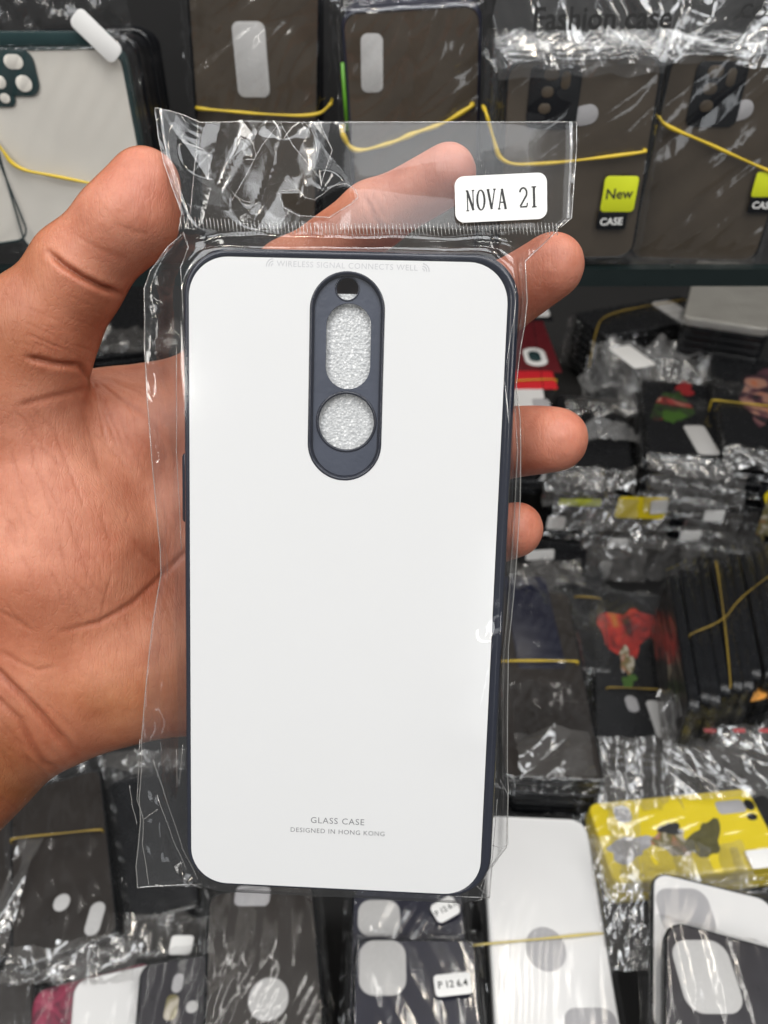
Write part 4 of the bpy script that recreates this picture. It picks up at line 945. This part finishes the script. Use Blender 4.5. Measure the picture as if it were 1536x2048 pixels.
# ---- middle row
pP2 = table(0.55)
P2, mP2, *_ = case(pP2, (1128, 1085), (1136, 1335), 76, 'black', 'black', 'plain black case half hidden behind the streaky wrapped stack', GM, seed=17, amp=0.5, head=6, wmat='wrap_light')
copy_under(P2, 6, 9, 'plain black case behind the streaky stack', GM, seed=17)
rubber_band([(1150, 1192), (1202, 1196)], pP2, 2, 'short dull rubber band on the plain black case', 'band_dull', r=0.7)
pP = table(0.52)
P1, mP, wP, lP = case(pP, (1056, 1180), (1108, 1560), 76, 'smoke_dark', 'black', 'streaky wrapped black case beside the lower edge of the held sleeve', GM, seed=18, amp=2.0, head=18, tail=10, hamp=1.2)
patch(P1, mP, (1020, 1150, 1110, 1330), M['blackblue'], 0.5, 'dark_print', 0.1)
flap_px(P1, mP, 1110, 1515, 150, 42, 660, 6, 5); flap_px(P1, mP, 1090, 1150, 150, 40, 664, 4, 3); flap_px(P1, mP, 1100, 1430, 150, 60, 668, 3, 4, mat='wrap')
copy_under(P1, 5, 9, 'streaky wrapped case', GM, seed=18, shift=(2.2, -0.5), keep=('case_rim', 'case_back'))
rubber_band([(990, 1322), (1080, 1321), (1156, 1322)], pP, 4, 'yellow rubber band across the streaky wrapped stack', r=0.9)
pQ = table(0.55)
Q_, mQ, wQ, lQ = case(pQ, (1258, 1185), (1278, 1492), 70, 'black', 'black', 'black case with a red and orange print and a slim white slot', GM, seed=19, amp=0.6, head=8, wmat='wrap_light')
blob(Q_, mQ, (1208, 1210, 1296, 1318), M['art_red'], 0.35, 'red_print', seed=8); blob(Q_, mQ, (1240, 1295, 1266, 1350), M['art_multi'], 0.5, 'pale_print', seed=9)
blob(Q_, mQ, (1244, 1350, 1272, 1374), M['green_dark'], 0.5, 'green_print', seed=2); patch(Q_, mQ, (1302, 1402, 1330, 1474), M['foam'], 0.5, 'lens_opening', 0.3); patch(Q_, mQ, (1252, 1392, 1276, 1424), M['foam_grey'], 0.5, 'logo_print', 0.5)
copy_under(Q_, 3, 9, 'red and orange printed case', GM, seed=19)
rubber_band([(1214, 1374), (1270, 1376), (1336, 1380)], pQ, 3, 'dull rubber band across the red and orange printed case', 'band_dull', r=0.7)
# upright black cases, spines up
GR = 'black cases standing on edge like books'
hR = 0.470
for k in range(11):
    far = hit(1345+k*19.5, 1125-k*9, *table(hR)); near = hit(1395+k*22.5, 1440-k*5, *table(hR))
    c = (far+near)/2; up = (far-near); ln = up.length*1000; up.normalize(); side = up.cross(Vector((0, 0, 1))).normalized()
    dn = Vector((0, 0, 1))
    # local x = up in the world, local y = away, local z = across
    zx = -side; xx = up.cross(zx)
    mw = Matrix(((xx.x, up.x, zx.x, c.x), (xx.y, up.y, zx.y, c.y), (xx.z, up.z, zx.z, c.z), (0, 0, 0, 1))) @ Matrix.Translation((-0.038 if xx.z > 0 else 0.038, 0.004*math.sin(k*2.3), 0.004)) @ Matrix.Rotation(0.03*math.sin(k*1.9), 4, 'Y') @ Matrix.Rotation(0.02*math.sin(k*3.1), 4, 'X')
    if k == 0:
        root = empty('wrapped_phone_case', mw); tag(root, 'first black case on edge, next to the red printed case', 'phone case', GR)
        shell(76, 152, 8.5, 8, M['smoke_dark'], M['black'], root); wrap_sheet(76, 152, 8.5, 930, 1.3, 12, 12, 'wrap', root=root); first_edge = root
    else:
        root = first_edge.copy(); COL.objects.link(root); root.matrix_world = mw
        for ch in first_edge.children: d = ch.copy(); COL.objects.link(d); d.parent = root
        root['label'] = ORD[k]+' black case on edge, counted from the red printed case'
yc, myc, *_ = case((Vector((0, 0.60, 0)), Vector((0, -1, 0))), (1588, 960), (1626, 1150), 60, 'yellow', 'black', 'tilted bright yellow case at the right edge beside the black cases on edge', GM, seed=21, wrap=False)
patch(yc, myc, (1524, 990, 1560, 1070), M['art_multi'], 0.4, 'blotch_print', 0.3)
rubber_band([(1432, 1120), (1448, 1230), (1462, 1370)], table(hR), 2.5, 'upright dull rubber band across the black cases on edge', 'band_dull', r=0.6)
rubber_band([(1380, 1268), (1450, 1240), (1475, 1200), (1540, 1150)], table(hR), 2.5, 'slanting dull rubber band across the black cases on edge', 'band_dull', r=0.5)
for q, (px, py, wpx, lab) in enumerate(((1400, 1450, 150, 'crumpled bag end at the near end of the upright black cases, left one'), (1490, 1430, 140, 'crumpled bag end at the near end of the upright black cases, right one'), (1440, 1520, 220, 'wide crumpled bag end above the yellow case'), (1270, 1545, 170, 'crumpled bag end in front of the red printed case'), (1240, 1800, 90, 'crumpled bag end between the white case and the yellow case'), (1250, 1660, 60, 'small crumpled bag end left of the yellow case'))):
    pz = table(0.52+0.01*(q % 2)); c = hit(px, py, *pz); w = (hit(px+wpx, py, *pz)-c).length*1000
    o = crumple('crumpled_bag_end', None, 0, 0, w, 55 if q < 4 else 80, 860+q*9, 6.5); o.matrix_world = Matrix.Translation(c) @ Matrix.Rotation(0.35, 4, 'X'); tag(o, lab, 'bag end', 'crumpled bag ends lying on the table')
for q, px in enumerate((1420, 1478, 1530)):
    c = hit(px, 1461, *table(0.50)); v, f = loops_solid([(rrect(9, 3, 1.2, 4), -0.5), (rrect(9, 3, 1.2, 4), 0.5)]); o = mesh_obj('red_tag', v, f, M['red_dim'], None, False); o.matrix_world = Matrix.Translation(c) @ Matrix.Rotation(0.6, 4, 'X')
    tag(o, ['small red tag below the upright black cases, nearest the red printed case', 'small red tag below the upright black cases, between two others', 'small red tag below the upright black cases, at the photo edge'][q], 'tag', 'small red tags below the upright cases')
c = hit(1508, 1390, *table(0.49)); v, f = loops_solid([(rrect(20, 9, 4, 5), -0.5), (rrect(19, 8, 3.6, 5), 0.6)]); o = mesh_obj('orange_card', v, f, M['orange'], None, False); o.matrix_world = Matrix.Translation(c) @ Matrix.Rotation(0.5, 4, 'X') @ Matrix.Rotation(0.2, 4, 'Z'); tag(o, 'small orange card at the near end of the upright black cases', 'card')
# ---- near rows
pT = table(0.545)
T_, mT, *_ = case(pT, (112, 1560), (132, 1908), 68, 'smoke_dark', 'black', 'dark smoky case with a small round hole and a slot, under the wrist', GN, seed=23, amp=1.3, head=18)
patch(T_, mT, (108, 1789, 139, 1822), M['foam'], 0.5, 'lens_opening', 0.5); patch(T_, mT, (175, 1805, 205, 1870), M['foam'], 0.5, 'lens_opening', 0.5)
copy_under(T_, 3, 9, 'dark smoky case under the wrist', GN, seed=23)
rubber_band([(20, 1680), (36, 1675), (110, 1668), (204, 1658)], pT, 4, 'yellow rubber band across the dark smoky case under the wrist', 'band_dull', r=0.7)
T0, mT0, *_ = case(table(0.55), (-70, 1600), (-75, 1950), 70, 'smoke_dark', 'black', 'dark case cut off by the left edge beside the smoky case with round hole', GN, seed=24, amp=1.3, head=12)
pU = table(0.56)
U_, mU, *_ = case(pU, (300, 1548), (298, 1838), 68, 'black', 'black', 'plain black case behind the lower left corner of the held sleeve', GN, seed=25, amp=0.6, head=14, wmat='wrap_light')
copy_under(U_, 2, 9, 'plain black case behind the sleeve corner', GN, seed=25)
flap_px(U_, mU, 320, 1875, 200, 28, 670, 5, 4); flap_px(U_, mU, 290, 1525, 160, 18, 676, 4, 4)
sticker(U_, mU, (345, 1886, 390, 1924), z=11, rf=0.2)
flap_px(T_, mT, 110, 1935, 190, 22, 680, 4, 3); flap_px(T_, mT, 20, 1800, 50, 90, 684, 4, 2)
lab = ['dark brown case cut off at the bottom left corner', 'maroon printed case at the bottom, left of the white one', 'white case at the bottom, beside the maroon printed one', 'dark violet case with round and slim openings at the bottom']
for q, (cx, back, hh, ty) in enumerate(((-58, 'smoke_dark', 0.553, 1962), (188, 'maroon', 0.549, 1950), (268, 'white', 0.543, 1934), (398, 'violet', 0.536, 1908))):
    V_, mV, *_ = case(table(hh), (cx, ty), (cx-6, ty+250), 74, back, back if back != 'violet' else 'black', lab[q], GN, seed=30+q, amp=0.9, head=8, wmat='wrap_light', t=5)
    if q == 2: flap_px(V_, mV, 190, 1925, 170, 26, 672, 4, 4)
    if q == 3:
        patch(V_, mV, (345, 1948, 366, 1985), M['foam_grey'], 0.5, 'lens_opening', 0.5); patch(V_, mV, (372, 2002, 396, 2026), M['foam'], 0.5, 'lens_opening', 0.5); patch(V_, mV, (330, 1990, 355, 2040), M['art_multi'], 0.4, 'pale_print', 0.4)
pW = table(0.528)
W_, mW, *_ = case(pW, (522, 1772), (530, 2190), 71, 'smoke_dark', 'black', 'dark case with one round grey opening, below the held case', GN, seed=36, amp=0.7, head=8, ang=1.3)
patch(W_, mW, (497, 1955, 577, 2042), M['foam'], 0.6, 'lens_opening', 0.5); patch(W_, mW, (470, 1772, 540, 1812), M['foam_grey'], 0.5, 'lens_opening', 0.3)
copy_under(W_, 3, 9, 'dark case with the round grey opening', GN, seed=36)
pX1 = table(0.535)
X1, mX1, *_ = case(pX1, (815, 1772), (822, 2120), 76, 'blackblue', 'black', 'black case with grey square opening, half under its nearer twin', GN, seed=37, amp=0.9, head=8)
patch(X1, mX1, (716, 1800, 800, 1872), M['foam'], 0.5, 'lens_opening', 0.35); sticker(X1, mX1, (864, 1804, 916, 1844), ang=0.5, z=4, rf=0.25, text='P 12 6.1')
pX = table(0.515)
X_, mX, *_ = case(pX, (830, 1876), (838, 2210), 76, 'blackblue', 'black', 'black case with pale square opening and a small printed white sticker, below the held case', GN, seed=38, amp=0.7, head=6)
patch(X_, mX, (718, 1880, 812, 1990), M['foam'], 0.5, 'lens_opening', 0.32); sticker(X_, mX, (868, 1952, 942, 1996), ang=0.1, z=4, rf=0.2, text='P 12 6.4')
pY = table(0.53)
Y_, mY, *_ = case(pY, (1068, 1634), (1122, 2120), 75, 'white', 'white', 'glossy white case with a round grey opening, on the white stack at the bottom', GN, seed=39, r=12, amp=0.35, head=6, wmat='wrap_light')
patch(Y_, mY, (1052, 1854, 1131, 1942), M['foam_grey'], 0.4, 'lens_opening', 0.5); patch(Y_, mY, (1130, 2016, 1236, 2090), M['foam_grey'], 0.4, 'lens_opening', 0.4)
ys = copy_under(Y_, 4, 9, 'glossy white case with round opening', GN, seed=39, shift=(1.2, 5.5), keep=('case_rim', 'case_back'), jit=0.6)
rubber_band([(944, 1890), (1080, 1878), (1207, 1865)], pY, 2.0, 'pale yellow rubber band across the glossy white case', 'band_pale', r=0.7)
pZ = table(0.54)
Z_, mZ, *_ = case(pZ, (1534, 1650), (1200, 1684), 62, 'yellow', 'yellow', 'bright yellow case lying crosswise with a brown and grey print', GN, seed=41, r=7, amp=1.5, head=4, wmat='wrap')
blob(Z_, mZ, (1310, 1652, 1378, 1712), M['art_multi'], 0.35, seed=12); blob(Z_, mZ, (1322, 1644, 1360, 1672), M['ink'], 0.45, 'dark_print', seed=13); blob(Z_, mZ, (1382, 1640, 1440, 1720), M['olive'], 0.38, 'olive_print', seed=14); blob(Z_, mZ, (1216, 1672, 1300, 1722), M['foam_grey'], 0.3, 'pale_print', seed=15); patch(Z_, mZ, (1228, 1612, 1262, 1645), M['foam_grey'], 0.4, 'pale_print', 0.4)
patch(Z_, mZ, (1432, 1602, 1490, 1626), M['foam_grey'], 0.5, 'lens_opening', 0.3); patch(Z_, mZ, (1488, 1600, 1508, 1620), M['black'], 0.6, 'lens_opening', 0.5); patch(Z_, mZ, (1494, 1628, 1514, 1640), M['black'], 0.6, 'lens_opening', 0.5)
sticker(Z_, mZ, (1494, 1704, 1550, 1738), z=3, rf=0.1); flap_px(Z_, mZ, 1370, 1735, 240, 30, 690, 5, 6)
copy_under(Z_, 3, 9, 'bright yellow crosswise case', GN, seed=41)
pAA = table(0.50)
AA, mAA, *_ = case(pAA, (1424, 1768), (1442, 2110), 75, 'white', 'black', 'white case with dark rim and grey square opening, bottom right corner', GN, seed=43, r=11, amp=0.4, head=6, wmat='wrap_light')
patch(AA, mAA, (1318, 1778, 1424, 1872), M['foam_grey'], 0.4, 'lens_opening', 0.3)
pBB = table(0.475)
BB, mBB, *_ = case(pBB, (1464, 1872), (1482, 2220), 75, 'violet', 'black', 'black case with large pale square opening in the bottom right corner', GN, seed=44, r=12, amp=0.8, head=4)
patch(BB, mBB, (1356, 1882, 1470, 2022), M['foam'], 0.6, 'lens_opening', 0.3)
